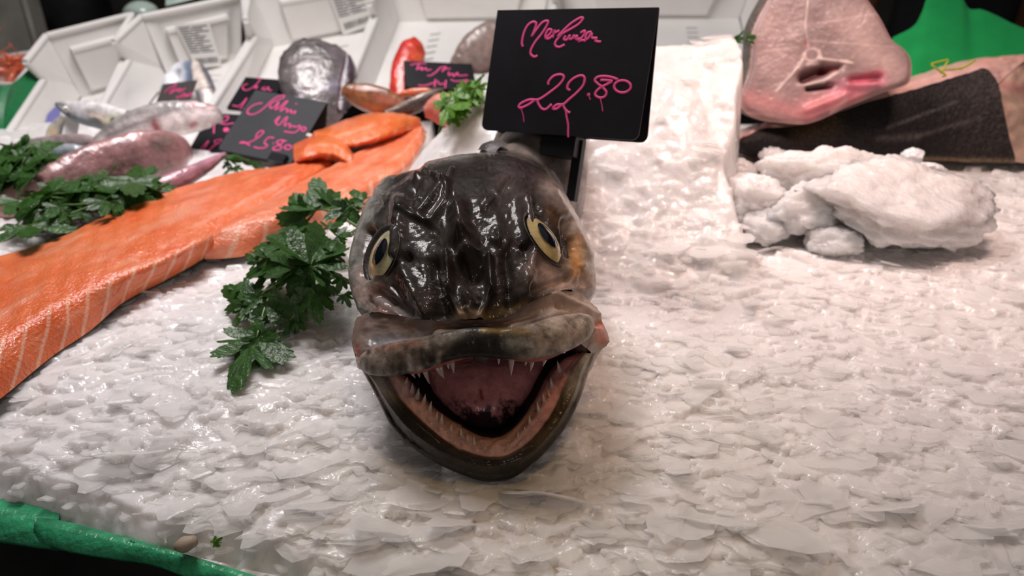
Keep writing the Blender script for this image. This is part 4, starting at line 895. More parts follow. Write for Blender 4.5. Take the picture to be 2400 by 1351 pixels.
# ------------------------------------------------------------------ fish steak and dark fillet on the right
M_STEAK = mat('steak_flesh', (0.5, 0.3, 0.28), 0.50, coat=0.22, coat_rough=0.12, sss=0.25, sss_r=(1, .4, .3), sss_s=.006, attr=True, noise=(55, 0.82, 1.16), bump=(220, 0.0006))
M_DSKIN = mat('dark_fish_skin', (0.03, 0.025, 0.024), 0.55, spec=.2, coat=0.08, coat_rough=0.2, attr=True, noise=(260, 0.45, 1.9), bump=(330, 0.0022))
def build_steak():
    O = [(1800,0),(1777,43),(1763,83),(1763,117),(1757,167),(1743,207),(1736,235),(1750,262),(1787,279),(1833,285),(1883,289),(1917,281),(1950,267),(1983,250),(2033,230),(2083,210),(2130,194),(2140,167),(2137,133),(2120,110),(2093,88),(2067,40),(2040,0),(2000,-55),(1940,-85),(1880,-80),(1835,-50)]
    n = norm(np.array([-.10, -.80, .60])); p0 = D(1900, 288, .790)
    T = thing('fish_steak', 'thick pale pink fish steak cut across, leaning on the dark fillet', 'fish steak', p0)
    out = cr(np.array(O + O[:1], float), 241)[:-1]
    c = np.array([1925., 120.]); q = np.linspace(0, 1, 70)
    PX = c[0] + q[:, None] * (out[:, 0] - c[0])[None]; PY = c[1] + q[:, None] * (out[:, 1] - c[1])[None]
    r = np.stack([(PX - 1200) / FPX, CP - (PY - 675.5) / FPX * SP, -(SP + (PY - 675.5) / FPX * CP)], -1); o = np.array([0, 0, CAM_H])
    G = o + r * (np.dot(p0 - o, n) / (r @ n))[..., None]
    d = np.zeros(PX.shape); C = np.tile(np.array([0.225, 0.145, 0.140]), (*PX.shape, 1))
    def pa(a, b_, s, col, k): 
        nonlocal C
        C = paint(C, seg_gauss(PX, PY, a, b_, s), col, k)
    pa((1800,50),(1830,200),60,(.44,.27,.26),.6); pa((2000,60),(2080,160),50,(.56,.38,.35),.6)
    pa((1760,230),(1900,275),22,(.52,.20,.20),.8); pa((1900,250),(2000,225),26,(.55,.17,.19),.9); pa((1960,215),(2060,190),18,(.62,.20,.26),.9); pa((2000,190),(2060,175),14,(.48,.06,.11),.8)
    for a, b_, s in [((1893,0),(1888,60),3),((1888,60),(1893,105),3),((1885,130),(1870,160),4),((1870,160),(1820,215),3.5),((1893,150),(1985,145),4),((1925,140),(1995,150),5),((1985,150),(1930,190),4),((1930,190),(1870,198),4),((1920,118),(1925,135),3)]:
        pa(a, b_, s, (.66, .52, .48), .9)
    for k in range(4): pa((1775 + 8 * k, 150 + 10 * k), (1840 - 6 * k, 120 + 14 * k), 2.2, (.60, .43, .41), .5)
    for a, b_ in [((1895,60),(2060,30)),((1900,95),(2090,110)),((1800,90),(1880,80)),((1790,120),(1870,110))]: pa(a, b_, 2.5, (.60, .43, .41), .45)
    for t in np.linspace(0, 2 * math.pi, 14): pa((1903 + 17 * math.cos(t), 128 + 15 * math.sin(t)), (1903 + 17 * math.cos(t + .45), 128 + 15 * math.sin(t + .45)), 3, (.62, .46, .44), .6)
    pa((1892,92),(1890,112),4,(.42,.14,.16),.8)
    pa((1885,182),(1935,160),13,(.085,.012,.016),1); pa((1935,160),(1965,155),10,(.20,.05,.05),.9); pa((1895,207),(1950,200),6,(.03,.008,.01),1); pa((1945,200),(1985,190),9,(.24,.06,.09),.8); pa((2040,190),(2060,185),6,(.20,.03,.04),.9)
    pa((1955,200),(1950,192),7,(.46,.30,.30),.6)
    pa((1750,262),(1883,286),4,(.62,.36,.33),.7); pa((1950,262),(1985,232),5,(.68,.42,.40),.6)
    for a, b_, s, k in [((1885,182),(1935,160),12,-.012),((1935,160),(1965,156),9,-.007),((1895,207),(1950,200),6,-.008),((2000,188),(2060,182),9,-.005),((1985,200),(2050,200),11,.004),((1870,160),(1820,215),3,.0012),((1925,140),(1995,150),4,.002),((1890,260),(1980,225),10,.003),((1893,0),(1893,105),3,-.001)]:
        d += k * seg_gauss(PX, PY, a, b_, s)
    d += .0012 * vnoise(PX, PY, 40, 41) + .0003 * vnoise(PX, PY, 9, 42)
    rim = sstep(q, .90, 1.0)[:, None]
    d = d * (1 - rim) - .004 * rim ** 2
    C = paint(C, sstep(q, .965, .995)[:, None] * np.ones(PX.shape), (.45, .26, .24), .6)
    G = G + n * d[..., None]
    mesh_obj('flesh', G, gfaces(*G.shape[:2], closev=True)[:, ::-1].copy(), M_STEAK, T, col=C)
    # skin around the slice
    back = norm(np.array([.05, .95, -.10])); E = G[-1]
    Gs = np.stack([E - n * .0003, E + (E - E.mean(0)) * .02 + back * .008, E + (E - E.mean(0)) * .025 + back * .024, E * 1 + back * .040], 0)
    Gs = cr(Gs, 16); Cs = np.tile(np.array([0.13, 0.115, 0.10]), (16, 240, 1)); Cs[0:2] = (.36, .24, .21)
    mesh_obj('skin', Gs, gfaces(16, 240, closev=True)[:, ::-1].copy(), M_DSKIN, T, col=Cs)
    k = np.concatenate([Gs[-1], Gs[-1].mean(0)[None]]); mesh_obj('flesh', k, [(i, (i + 1) % 240, 240) for i in range(240)], M_STEAK, T, col=np.tile(np.array([.5, .32, .3]), (241, 1)))
build_steak()
def build_dark_fillet():
    T = thing('fish_fillet', 'long fish fillet with rough black skin and pale pink flesh lying on the ice', 'fish fillet', D(2050, 365, .85))
    bot = [(1722,336,.800),(1745,352,.805),(1800,366,.815),(1880,368,.825),(1960,368,.835),(2040,370,.840),(2120,372,.845),(2200,374,.845),(2280,376,.842),(2340,378,.838),(2378,380,.832)]
    top = [(1724,333,.802),(1750,318,.805),(1795,301,.812),(1870,294,.82),(1950,268,.826),(2030,241,.832),(2110,218,.836),(2190,196,.838),(2265,172,.836),(2312,162,.830),(2340,196,.822)]
    up = [(1726,332,.806),(1753,312,.812),(1798,293,.822),(1872,284,.835),(1950,256,.845),(2030,224,.852),(2110,198,.858),(2190,174,.862),(2265,148,.866),(2330,136,.868),(2420,128,.868)]
    def mid(t): return [D(*(np.array(a) * (1 - t) + np.array(b_) * t + np.array([0, 0, -.010 * math.sin(math.pi * t)]))) for a, b_ in zip(bot, top)]
    B = [D(*q) for q in bot]; 
    rows = [[p + np.array([0, .03, -.012]) for p in B], mid(0), mid(.3), mid(.65), mid(1)]
    G = surf(rows, 70, 220); px, py, _ = proj(G); s = np.linspace(0, 4, 70)[:, None] * np.ones(px.shape)
    C = np.tile(np.array([0.012, 0.010, 0.010]), (*px.shape, 1))
    C = paint(C, sstep(px, 2150, 2300), (.026, .021, .020), 1); C = paint(C, seg_gauss(px, py, (1950,290),(1880,310),28), (.07, .045, .022), .7)
    C = paint(C, seg_gauss(px, py, (2080,300),(2240,240),4), (.09, .08, .075), .6); C = paint(C, seg_gauss(px, py, (2150,320),(2300,275),5), (.09, .08, .075), .5); C = paint(C, seg_gauss(px, py, (2060,325),(2150,320),8), (.08, .07, .065), .6)
    C = paint(C, seg_gauss(px, py, (2100,372),(2380,380),6), (.24, .17, .10), .7)
    d = .0012 * vnoise(px, py, 7, 51) * sstep(px, 2150, 2280) + .002 * vnoise(px, py, 40, 52)
    nm = normals(G); nm = np.where(nm[..., 1:2] > 0, -nm, nm); G = G + nm * d[..., None]
    o = mesh_obj('skin', G, gfaces(70, 220), M_DSKIN, T, col=C); o['label'] = 'rough black fish skin'
    U = [D(*q) for q in up]
    rows = [mid(1), [a * .5 + b_ * .5 + np.array([0, 0, .002]) for a, b_ in zip(mid(1), U)], U, [p + np.array([0, .05, -.02]) for p in U], [p + np.array([0, .06, -.09]) for p in U]]
    Gt = surf(rows, 50, 220); px, py, _ = proj(Gt); nm = normals(Gt); nm = np.where(nm[..., 2:3] < 0, -nm, nm)
    Ct = np.tile(np.array([0.66, 0.40, 0.36]), (*px.shape, 1)); Ct = paint(Ct, seg_gauss(px, py, (1730,335),(1800,300),8), (.45, .12, .14), .9); Ct = paint(Ct, seg_gauss(px, py, (2300,140),(2420,135),14), (.70, .38, .32), .8)
    Gt = Gt + nm * (.002 * vnoise(px, py, 12, 53))[..., None]
    mesh_obj('flesh', Gt, gfaces(50, 220), M_STEAK, T, col=Ct)
    # cut end on the right: pale flesh turning away
    e0 = [D(2312,162,.831), D(2338,196,.823), D(2348,240,.822), D(2347,280,.823), D(2358,325,.826), D(2378,380,.833)]
    e1 = [D(2350,150,.842), D(2372,190,.832), D(2385,240,.830), D(2385,285,.830), D(2392,330,.832), D(2410,384,.836)]
    e2 = [D(2420,132,.868), D(2440,180,.862), D(2450,240,.858), D(2450,290,.856), D(2455,335,.852), D(2460,388,.85)]
    Ge = surf([e0, e1, e2], 40, 60); px, py, _ = proj(Ge); Ce = np.tile(np.array([0.62, 0.42, 0.33]), (*px.shape, 1)); Ce = paint(Ce, seg_gauss(px, py, (2350,200),(2400,210),12), (.58, .27, .25), .8); Ce = paint(Ce, seg_gauss(px, py, (2380,240),(2390,320),10), (.55, .42, .30), .6)
    nm = normals(Ge); Ge = Ge + nm * (.003 * vnoise(px, py, 18, 55))[..., None]
    mesh_obj('flesh', Ge, gfaces(40, 60), M_STEAK, T, col=Ce)
build_dark_fillet()

# ------------------------------------------------------------------ lumps of ice
def lump(label, px, py, z, rx, ry, rz, seed, tilt=(0, 0, 0), m=None, rough=.16):
    r = np.random.default_rng(seed)
    n1, n2 = 60, 90
    a = np.linspace(0.02, math.pi - .02, n1)[:, None]; t = np.linspace(0, 2 * math.pi, n2, endpoint=False)[None]
    U = np.stack([np.sin(a) * np.cos(t), np.sin(a) * np.sin(t), np.cos(a) * np.ones_like(t)], -1)
    f = np.ones(U.shape[:2])
    for k in range(26):                       # facets
        d = norm(r.normal(size=3)); c = r.uniform(.70, .95); q = U @ d
        f = np.minimum(f, np.where(q > .05, c / np.maximum(q, .05), 9))
    for k in range(40):
        d = norm(r.normal(size=3)); f += r.uniform(-rough, rough) * .25 * np.exp(-((1 - U @ d) / r.uniform(.01, .08)))
    from mathutils import noise as mnoise
    nf = np.array([mnoise.fractal(Vector(q * 3.1 + seed * 7.7), .9, 2.1, 5) for q in U.reshape(-1, 3)]).reshape(f.shape)
    f = f * (1 + .13 * nf) + .035 * np.array([mnoise.cell(Vector(q * 6 + seed)) for q in U.reshape(-1, 3)]).reshape(f.shape)
    V = U * f[..., None] * np.array([rx, ry, rz])
    from mathutils import Euler
    R = np.array(Euler(tilt).to_matrix()); V = V @ R.T + W(px, py, z)
    b = Bag(); b.grid(V, closev=True); k = b.n; V0 = V
    b.F.append(tuple(range(n2))[::-1]); b.F.append(tuple((n1 - 1) * n2 + j for j in range(n2)))
    o = b.build('ice_lump', m or M_LUMP); tag(o, label, 'ice lump', 'loose lumps of ice')
    return o
M_LUMP = mat('ice_lump', (0.86, 0.835, 0.82), 0.30, coat=0.8, coat_rough=0.06, sss=1.0, sss_r=(1, .92, .86), sss_s=.030, spec=.5, ior=1.31, noise=(50, .88, 1.06), bump=(130, .0030), bump2=(420, .0010))
M_CLEARICE = mat('clear_ice', (0.86, 0.88, 0.92), 0.15, sss=0.5, sss_s=.006, spec=.7, ior=1.31, bump=(70, .002))
lump('biggest ice slab, tilted, below the black-skinned fillet', 2105, 462, .046, .098, .066, .030, 1, (.28, .08, .10), rough=.3)
lump('long white ice lump along the foot of the black fillet, left of the biggest slab', 1925, 408, .050, .072, .034, .034, 12, (.2, 0, .15), rough=.3)
lump('knobbly ice lump between the rounded white lump and the biggest slab', 1900, 490, .034, .046, .030, .026, 2, (.2, 0, .3))
lump('rounded white ice lump beside the raised ice wall', 1765, 474, .032, .041, .034, .030, 3)
lump('ice lump lying below the rounded white one', 1796, 530, .020, .030, .022, .017, 4, (.3, 0, 0))
lump('flattened ice lump right of the lower lump, under the slab', 1952, 572, .012, .032, .022, .017, 5)
lump('small bluish clear ice cube at the foot of the black fillet', 2138, 368, .048, .012, .012, .011, 6, m=M_CLEARICE)
lump('thin ice lump under the right end of the biggest slab', 2180, 560, .010, .032, .02, .008, 7)
lump('small ice lump at the left tip of the black fillet', 1810, 370, .032, .016, .014, .013, 8)
lump('grey ice lump in the corner by the raised ice wall', 1730, 405, .020, .022, .018, .016, 9)
lump('clear ice sliver right of the small bluish cube', 2185, 400, .045, .022, .012, .008, 10, (0, .3, .5), m=M_CLEARICE)
# ------------------------------------------------------------------ counter, liner strips
M_GREEN = mat('green_plastic', (0.010, 0.17, 0.055), 0.35, spec=0.5, noise=(160, 0.8, 1.25, (0.25, 1.0, 1.0)), bump=(300, .0004))
M_GREENW = mat('green_plastic_wet', (0.022, 0.20, 0.09), 0.30, spec=0.6, noise=(110, 0.55, 2.4, (0.2, 1.0, 1.0)), bump=(240, .0012))
M_DARK = mat('counter_dark', (0.016, 0.017, 0.017), 0.45, noise=(25, .6, 1.6))
def slab_poly(name, P, thick, m, parent=None, down=(0, 0, -1), smooth=False):
    P = np.asarray(P); k = len(P); Q = P + np.asarray(down, float) * thick
    F = [tuple(range(k)), tuple(range(2 * k - 1, k - 1, -1))] + [(i, k + i, k + (i + 1) % k, (i + 1) % k) for i in range(k)]
    o = mesh_obj(name, np.concatenate([P, Q]), F, m, parent, smooth=smooth)
    bm = bmesh.new(); bm.from_mesh(o.data); bmesh.ops.recalc_face_normals(bm, faces=bm.faces); bm.to_mesh(o.data); bm.free()
    return o
cnt = thing('display_counter', 'dark fishmonger counter under the ice, seen below the green strips', 'counter', (0, .7, -.9))
b = Bag(); b.box((0, 1.02, -.11), (1.7, 0, 0), (0, .86, 0), (0, 0, .03)); b.build('worktop', M_DARK, cnt, smooth=False)
b = Bag(); b.box((0, 1.05, -.52), (1.65, 0, 0), (0, .80, 0), (0, 0, .38)); b.build('base', M_DARK, cnt, smooth=False)
def strip(label, back, front, z0, z1):
    Bk = cr(np.array([W(x, y, z0) for x, y in back]), 60); Fr = cr(np.array([W(x, y, z1) for x, y in front]), 60)
    G = np.stack([Bk, (Bk + Fr) / 2 + [0, 0, .001], Fr, Fr + [0, .0003, -.0035], (Bk + Fr) / 2 - [0, 0, .003], Bk - [0, 0, .003]], 1)
    b = Bag(); b.grid(G, closev=True); b.F.append(tuple(range(6))); b.F.append(tuple(59 * 6 + j for j in range(6))[::-1])
    o = b.build('edge_strip', M_GREENW); tag(o, label, 'edge strip', 'green plastic edging strips')
    return o
strip('green plastic edging strip at the lower left corner', [(-160,1120),(-60,1150),(40,1175),(140,1205)], [(-170,1235),(-60,1255),(40,1272),(130,1284)], -.024, -.030)
strip('longer green edging strip overlapping along the ice front', [(84,1214),(140,1220),(260,1250),(420,1295),(600,1350),(800,1410),(1000,1470)], [(78,1250),(110,1276),(210,1298),(350,1320),(440,1352),(620,1420),(860,1500)], -.021, -.028)
b = Bag(); b.tube(np.array([W(412,1284,-.016), W(430,1278,-.014), W(458,1268,-.012)]), [.002, .0045, .003], 8, n=10)
tag(b.build('shell_chip', mat('chip', (.42, .34, .25), .5)), 'beige chip under the front edge of the ice', 'chip')
b = Bag(); lf = leaf_grid(np.random.default_rng(2)); P = W(500,1275,-.010); t = W(527,1258,-.004); x = norm(t - P); z = norm(np.array([0, -.7, .7])); z = norm(z - x * (x @ z)); y = np.cross(z, x); L = np.linalg.norm(t - P)
b.grid(P + lf[..., :1] * x * L + lf[..., 1:2] * y * L * .5 + lf[..., 2:] * z * L)
tag(b.build('parsley_leaf', M_LEAFB), 'single torn green leaf caught on the front edge of the ice', 'leaf')

# ------------------------------------------------------------------ white fish crates, tilted towards the customer
M_CRATE = mat('crate_white', (0.80, 0.775, 0.755), 0.38, sss=0.3, sss_r=(1, .9, .85), sss_s=.01, noise=(9, .93, 1.04))
M_SLOT = mat('crate_slot', (0.42, 0.40, 0.39), 0.7)
M_LABEL = mat('paper_label', (0.78, 0.77, 0.75), 0.6)
M_BLUE = mat('blue_print', (.20, .20, .52), .5)
M_INK = mat('label_ink', (0.10, 0.10, 0.11), 0.7)
TAN = 0.258
rimn = norm(np.array([0, -TAN, 1.0]))
def rimpt(px, py, off=0.0):
    p0 = np.array([0, .963, 0]) + rimn * off
    return on_plane(px, py, p0, rimn)
def prism(b, P, Q):
    k = len(P); b.add(np.concatenate([P, Q]), [tuple(range(k)), tuple(range(2 * k - 1, k - 1, -1))] + [(i, k + i, k + (i + 1) % k, (i + 1) % k) for i in range(k)])
def fixn(o):
    bm = bmesh.new(); bm.from_mesh(o.data); bmesh.ops.recalc_face_normals(bm, faces=bm.faces); bm.to_mesh(o.data); bm.free(); return o
def crate(label, FL, SL, TLb, FR, SR, TRb, slots=True, hi=.038, deep=.062, ledge=True, labelpix=None, blue=None):
    """FL/FR front ends of the side rims, SL/SR where the sides step up, TLb/TRb back corners (pixels)"""
    fl, sl, fr, sr = rimpt(*FL), rimpt(*SL), rimpt(*FR), rimpt(*SR)
    tl, tr = rimpt(*TLb, hi), rimpt(*TRb, hi)
    T = thing('fish_crate', label, 'fish crate', (fl + fr) / 2, 'white fish crates tilted behind the ice')
    ax = norm(fr - fl); t = .004
    dn = -rimn * deep
    def wall(name, f, s, tb, inward):
        # stepped side wall: low at the front, high at the back, flaring outward
        ay = norm(s - f); inn = ax * inward
        up = rimn * hi
        s2 = s + up - ay * .012 - inn * .006
        P = np.array([f, s, s2, tb, tb + dn * 1.0 - rimn * hi + inn * .020, f + dn * .75 + inn * .016])
        b = Bag(); Q = P - inn * t
        prism(b, P, Q)
        # rolled rim along the low front part and along the high back part
        for a, c in ((f, s), (s, s2), (s2, tb)):
            b.tube(np.array([a, c]) - inn * .003, [.0052, .0052], 10)
        return fixn(b.build(name, M_CRATE, T, smooth=False))
    wall('side_wall', fl, sl, tl, 1); wall('side_wall', fr, sr, tr, -1)
    if blue:      # blue print on the inner side wall
        wn = norm(np.cross(sl - fl, dn * .75 + ax * .016)); wn = wn if wn @ ax > 0 else -wn
        slab_poly('blue_print', np.array([on_plane(x, y, fl + wn * .0012, wn) for x, y in blue]), .0004, M_BLUE, T, down=-wn)
    fbl = tl + dn - rimn * hi + ax * .020 - norm(sl - fl) * .035; fbr = tr + dn - rimn * hi - ax * .020 - norm(sr - fr) * .035
    ffl = fl + dn * .75 + ax * .016; ffr = fr + dn * .75 - ax * .016
    b = Bag(); P = np.array([ffl, ffr, fbr, fbl]); prism(b, P, P - rimn * .004); fixn(b.build('crate_floor', M_CRATE, T, smooth=False))
    if slots:
        b = Bag()
        for cfrac in (.28, .72):
            for k in range(9):
                s = .12 + .085 * k; c = (ffl * (1 - cfrac) + ffr * cfrac) * (1 - s) + (fbl * (1 - cfrac) + fbr * cfrac) * s + rimn * .0006
                b.box(c, ax * .011, norm(fbl - ffl) * .0018, rimn * .0006)
        b.build('drain_slot', M_SLOT, T, smooth=False)['kind'] = 'stuff'
    # back wall with a moulded grip ledge
    b = Bag(); ay = norm(sl - fl)
    P = np.array([tl, tr, fbr, fbl]); prism(b, P, P + ay * t); b.tube(np.array([tl, tr]), [.0055, .0055], 10)
    fixn(b.build('back_wall', M_CRATE, T, smooth=False))
    bw = lambda u, v, o=0.0: (tl * (1 - u) + tr * u) * (1 - v) + (fbl * (1 - u) + fbr * u) * v + norm(np.cross(tr - tl, fbl - tl)) * o
    on = norm(np.cross(tr - tl, fbl - tl)); sgn = 1 if on @ (np.array([0, 0, CAM_H]) - tl) > 0 else -1
    if ledge:
        b = Bag(); P = np.array([bw(.17, .22, sgn * .001), bw(.83, .22, sgn * .001), bw(.83, .26, sgn * .016), bw(.17, .26, sgn * .016)]); prism(b, P, P + np.array([bw(0, .06) - bw(0, 0)] * 4))
        P = np.array([bw(.17, .30, sgn * .015), bw(.83, .30, sgn * .015), bw(.80, .93, sgn * .008), bw(.20, .93, sgn * .008)]); prism(b, P, P - on * sgn * .008)
        fixn(b.build('grip_ledge', M_CRATE, T, smooth=False))
    if labelpix:
        # paper label with printed lines and a bar code glued on the back wall
        p0 = bw(.5, .60, sgn * .0165); nn = on * sgn
        Q = np.array([on_plane(x, y, p0, norm(np.cross(bw(.83, .30, 0) - bw(.17, .30, 0), bw(.2, .93, -sgn * .007) - bw(.17, .30, 0)))) for x, y in labelpix])
        n2 = norm(np.cross(Q[1] - Q[0], Q[3] - Q[0])); n2 = n2 if n2 @ (np.array([0, 0, CAM_H]) - Q[0]) > 0 else -n2
        o = slab_poly('label', Q, .0006, M_LABEL, T, down=-n2)
        f = lambda u, v: (Q[0] * (1 - u) + Q[1] * u) * (1 - v) + (Q[3] * (1 - u) + Q[2] * u) * v + n2 * .0005
        b = Bag(); r = np.random.default_rng(4)
        for k in range(11):
            v = .07 + .056 * k; u1 = r.uniform(.55, .93)
            for u0, uu in ((.06, u1 * .45), (u1 * .5, u1)):
                b.add(np.array([f(u0, v), f(uu, v), f(uu, v + .022), f(u0, v + .022)]), [(0, 1, 2, 3)])
        u = .12
        while u < .9:
            wd = r.choice([.010, .018, .028]); b.add(np.array([f(u, .78), f(u + wd, .78), f(u + wd, .91), f(u, .91)]), [(0, 1, 2, 3)]); u += wd + r.choice([.012, .02])
        b.build('label_print', M_INK, o, smooth=False)
    return T
crate('white fish crate at the far left holding the silver mackerel', (22,315), (107,186), (112,84), (236,250), (284,142), (306,36), blue=[(104,296),(112,268),(134,246),(143,262),(128,300)])
crate('white fish crate with printed label behind the smallest sign', (244,248), (306,142), (334,40), (486,255), (582,92), (566,-8), labelpix=[(408,58),(490,50),(520,155),(460,160)], blue=[(318,256),(327,236),(331,213),(347,224),(339,248),(328,260)])
crate('white fish crate with the grey flatfish and a cut-off label', (498,252), (604,86), (590,-25), (808,196), (870,40), (900,-75), labelpix=[(760,-40),(860,-50),(872,58),(805,84)])
crate('wide white fish crate holding the red fish', (822,198), (886,40), (905,-70), (1282,120), (1296,10), (1300,-80), hi=.03)
crate('white fish crate with slotted floor behind the raised ice', (1296,120), (1304,10), (1306,-80), (1800,120), (1790,10), (1780,-80), hi=.03)

# ------------------------------------------------------------------ green liners
def liner(name, label, bottom, top, m, cat, thick=.003, n=60, bulge=.01):
    B = cr(np.array([D(*q) for q in bottom]), n); Tp = cr(np.array([D(*q) for q in top]), n)
    t = np.linspace(0, 1, 14)[:, None, None]; G = B[None] * (1 - t) + Tp[None] * t + np.array([0, -bulge, 0]) * np.sin(math.pi * t)
    v = norm(np.array([0, 0, CAM_H]) - G.reshape(-1, 3).mean(0)); nm = normals(G); nm = np.where((nm @ v)[..., None] < 0, -nm, nm)
    G2 = G - nm * thick
    b = Bag(); b.grid(G); b.grid(G2, flip=True)
    for a, c in ((G[-1], G2[-1]), (G[0], G2[0]), (G[:, 0], G2[:, 0]), (G[:, -1], G2[:, -1])): b.grid(np.stack([a, c], 0))
    o = b.build(name, m); fixn(o); tag(o, label, cat, 'green plastic liners'); return o
M_GREENB = mat('green_plastic_bright', (0.012, 0.33, 0.085), 0.32, spec=0.5, noise=(12, .85, 1.2))
liner('plastic_liner', 'wavy green plastic liner behind the black-skinned fillet', [(2060,270,.90),(2140,270,.91),(2250,240,.92),(2350,210,.92),(2480,200,.90)],
      [(2092,88,.98),(2140,62,.985),(2160,30,.99),(2178,-14,1.0),(2215,-30,1.0),(2252,-8,.99),(2272,20,.985),(2300,22,.98),(2335,36,.97),(2375,56,.96),(2420,72,.95),(2480,80,.94)], M_GREENB, 'plastic liner', n=140)
liner('plastic_liner', 'dark green plastic liner between the prawns and the first crate', [(22,330,1.0),(50,300,1.02),(80,250,1.06),(108,200,1.10)], [(22,212,1.02),(32,196,1.04),(55,176,1.07),(82,148,1.11)], M_GREEN, 'plastic liner')
liner('plastic_liner', 'dark green plastic liner cut off by the left edge of the picture', [(-60,320,.98),(-20,322,.99),(14,325,1.0)], [(-60,232,1.0),(-10,208,1.01),(26,196,1.02)], M_GREEN, 'plastic liner')

# ------------------------------------------------------------------ whole fish behind
def fish_mat(name, rough=.3, b1=(300, .0008), nz=(70, .65, 1.4)):
    return mat(name, (.5, .5, .5), rough, coat=.8, coat_rough=.1, attr=True, noise=nz, bump=b1)
M_FISH = fish_mat('fish_skin'); M_FISHR = fish_mat('fish_skin_rough', .35, (180, .0011), (45, .5, 1.5))
M_EYEW = mat('fish_eye_ring', (.75, .72, .66), .2, coat=1.0); M_EYEB = mat('fish_eye_pupil', (.01, .01, .012), .1, coat=1.0)
def fish(label, pts, rad, flat, top, side, belly, name='fish', cat='fish', eye=None, tail=None, m=None, group=None, spots=(), upv=(0, 0, 1), fins=()):
    """pts: px,py,depth along the body; rad: half heights in px; flat: thickness ratio"""
    for w_ in ('mackerel', 'flatfish', 'rockfish', 'sardine'):
        if w_ in label and 'between rockfish' not in label and 'wedged' not in label and 'beneath the mackerel' not in label: name = w_
    P = np.array([D(*q) for q in pts]); R = np.array([r * q[2] / FPX for r, q in zip(rad, pts)])
    T = thing(name, label, cat, P.mean(0) - [0, 0, float(np.mean(R)) * .9], group)
    n = 90; seg = 40; C_ = cr(P, n); Rr = np.maximum(cr(R, n), .0004)
    ax = norm(np.gradient(C_, axis=0)); view = norm(np.array([0, 0, CAM_H]) - C_)
    A = norm(np.cross(view, ax)); A = np.where(A[:, 2:3] < 0, -A, A); B = norm(np.cross(ax, A)); B = np.where((B * view).sum(1, keepdims=True) < 0, -B, B)
    th = np.linspace(0, 2 * math.pi, seg, endpoint=False)
    G = C_[:, None] + Rr[:, None, None] * (np.sin(th)[None, :, None] * A[:, None] + flat * np.cos(th)[None, :, None] * B[:, None])
    s = np.sin(th)[None] * np.ones((n, 1)); px, py, _ = proj(G)
    C = np.tile(np.array(side, float), (n, seg, 1)); C = paint(C, sstep(s, .15, .75), top); C = paint(C, sstep(s, -.15, -.75), belly)
    for a, b_, w_, col, k in spots: C = paint(C, seg_gauss(px, py, a, b_, w_), col, k)
    nm = normals(G); nm = np.where(((nm * (G - C_[:, None])).sum(-1) < 0)[..., None], -nm, nm)
    G = G + nm * (np.mean(R) * .10 * vnoise(px, py, 11, 61))[..., None]
    b = Bag(); b.grid(G, closev=True, col=C.reshape(-1, 3)); b.F.append(tuple(range(seg))); b.F.append(tuple((n - 1) * seg + j for j in range(seg))[::-1])
    fixn(b.build('body', m or M_FISH, T, cols=True))
    if eye:
        for ex_, ey_, ed, er in eye:
            c = D(ex_, ey_, ed); v = norm(np.array([0, 0, CAM_H]) - c); a = norm(np.cross(v, [0, 0, 1])); u = np.cross(a, v); r = er * ed / FPX
            q = np.linspace(0, 1, 8); t = np.linspace(0, 2 * math.pi, 20, endpoint=False)
            dome = lambda k, h: c + r * k * (q[:, None, None] * (np.cos(t)[None, :, None] * a + np.sin(t)[None, :, None] * u)) + (h * r * (1 - q ** 2))[:, None, None] * v
            e = mesh_obj('eye', dome(1, .5), gfaces(8, 20, closev=True), M_EYEW, T)
            mesh_obj('pupil', dome(.55, .7) , gfaces(8, 20, closev=True), M_EYEB, e)
    for nm_, poly, col in fins:
        Q = np.array([D(*q) for q in poly]); c0 = Q.mean(0); v = norm(np.array([0, 0, CAM_H]) - c0)
        k = len(Q); V = np.concatenate([Q, Q - v * .002]); 
        o = mesh_obj(nm_, V, [tuple(range(k)), tuple(range(2 * k - 1, k - 1, -1))] + [(i, k + i, k + (i + 1) % k, (i + 1) % k) for i in range(k)], m or M_FISH, T, smooth=False, col=np.tile(np.array(col), (2 * k, 1))); fixn(o)
    return T
SILV, BLUEG, WHT = (.72, .70, .70), (.12, .16, .20), (.80, .77, .77)
fish('silver mackerel with blue-grey back lying before the left crate', [(130,243,.935),(148,250,.935),(185,262,.932),(235,272,.928),(285,285,.922),(330,305,.915),(370,325,.91)], [3,13,26,31,29,20,9], .55, WHT, (.62, .62, .64), BLUEG, eye=[(154,256,.921,7)],
     spots=[((205,262),(235,272),8,(.55,.42,.36),.6),((250,282),(290,285),14,(.72,.64,.40),.8),((132,243),(150,246),7,(.16,.17,.18),.8)], fins=[('fin', [(205,268,.914),(222,262,.914),(238,280,.914)], (.6, .52, .45))])
fish('large pale fish with blood stains lying behind the pink mottled fish', [(205,352,.90),(240,335,.898),(300,305,.895),(370,285,.895),(440,274,.90),(495,272,.905),(522,282,.91)], [8,22,36,42,38,27,8], .6, (.34, .32, .31), (.95, .86, .84), (.95, .86, .83),
     spots=[((360,285),(372,310),10,(.50,.08,.09),.9),((440,245),(500,250),8,(.55,.26,.26),.7),((450,295),(456,292),8,(.42,.06,.08),.8),((215,345),(250,345),12,(.35,.06,.08),.9),((250,320),(420,250),8,(.24,.22,.22),.8)])
fish('flat mottled pinkish fish mass beside the salmon', [(-60,500,.72),(30,478,.735),(130,440,.755),(230,400,.785),(330,372,.81),(410,360,.84),(450,362,.86)], [8,34,52,60,62,50,12], .45, (.36, .185, .185), (.34, .175, .17), (.36, .20, .19), m=M_FISHR,
     spots=[((370,340),(390,330),18,(.17,.13,.105),.8),((100,450),(180,430),25,(.34,.19,.165),.7)], fins=[('fin', [(150,395,.80),(200,375,.82),(245,365,.82),(240,385,.80),(190,398,.79)], (.22, .09, .085))])
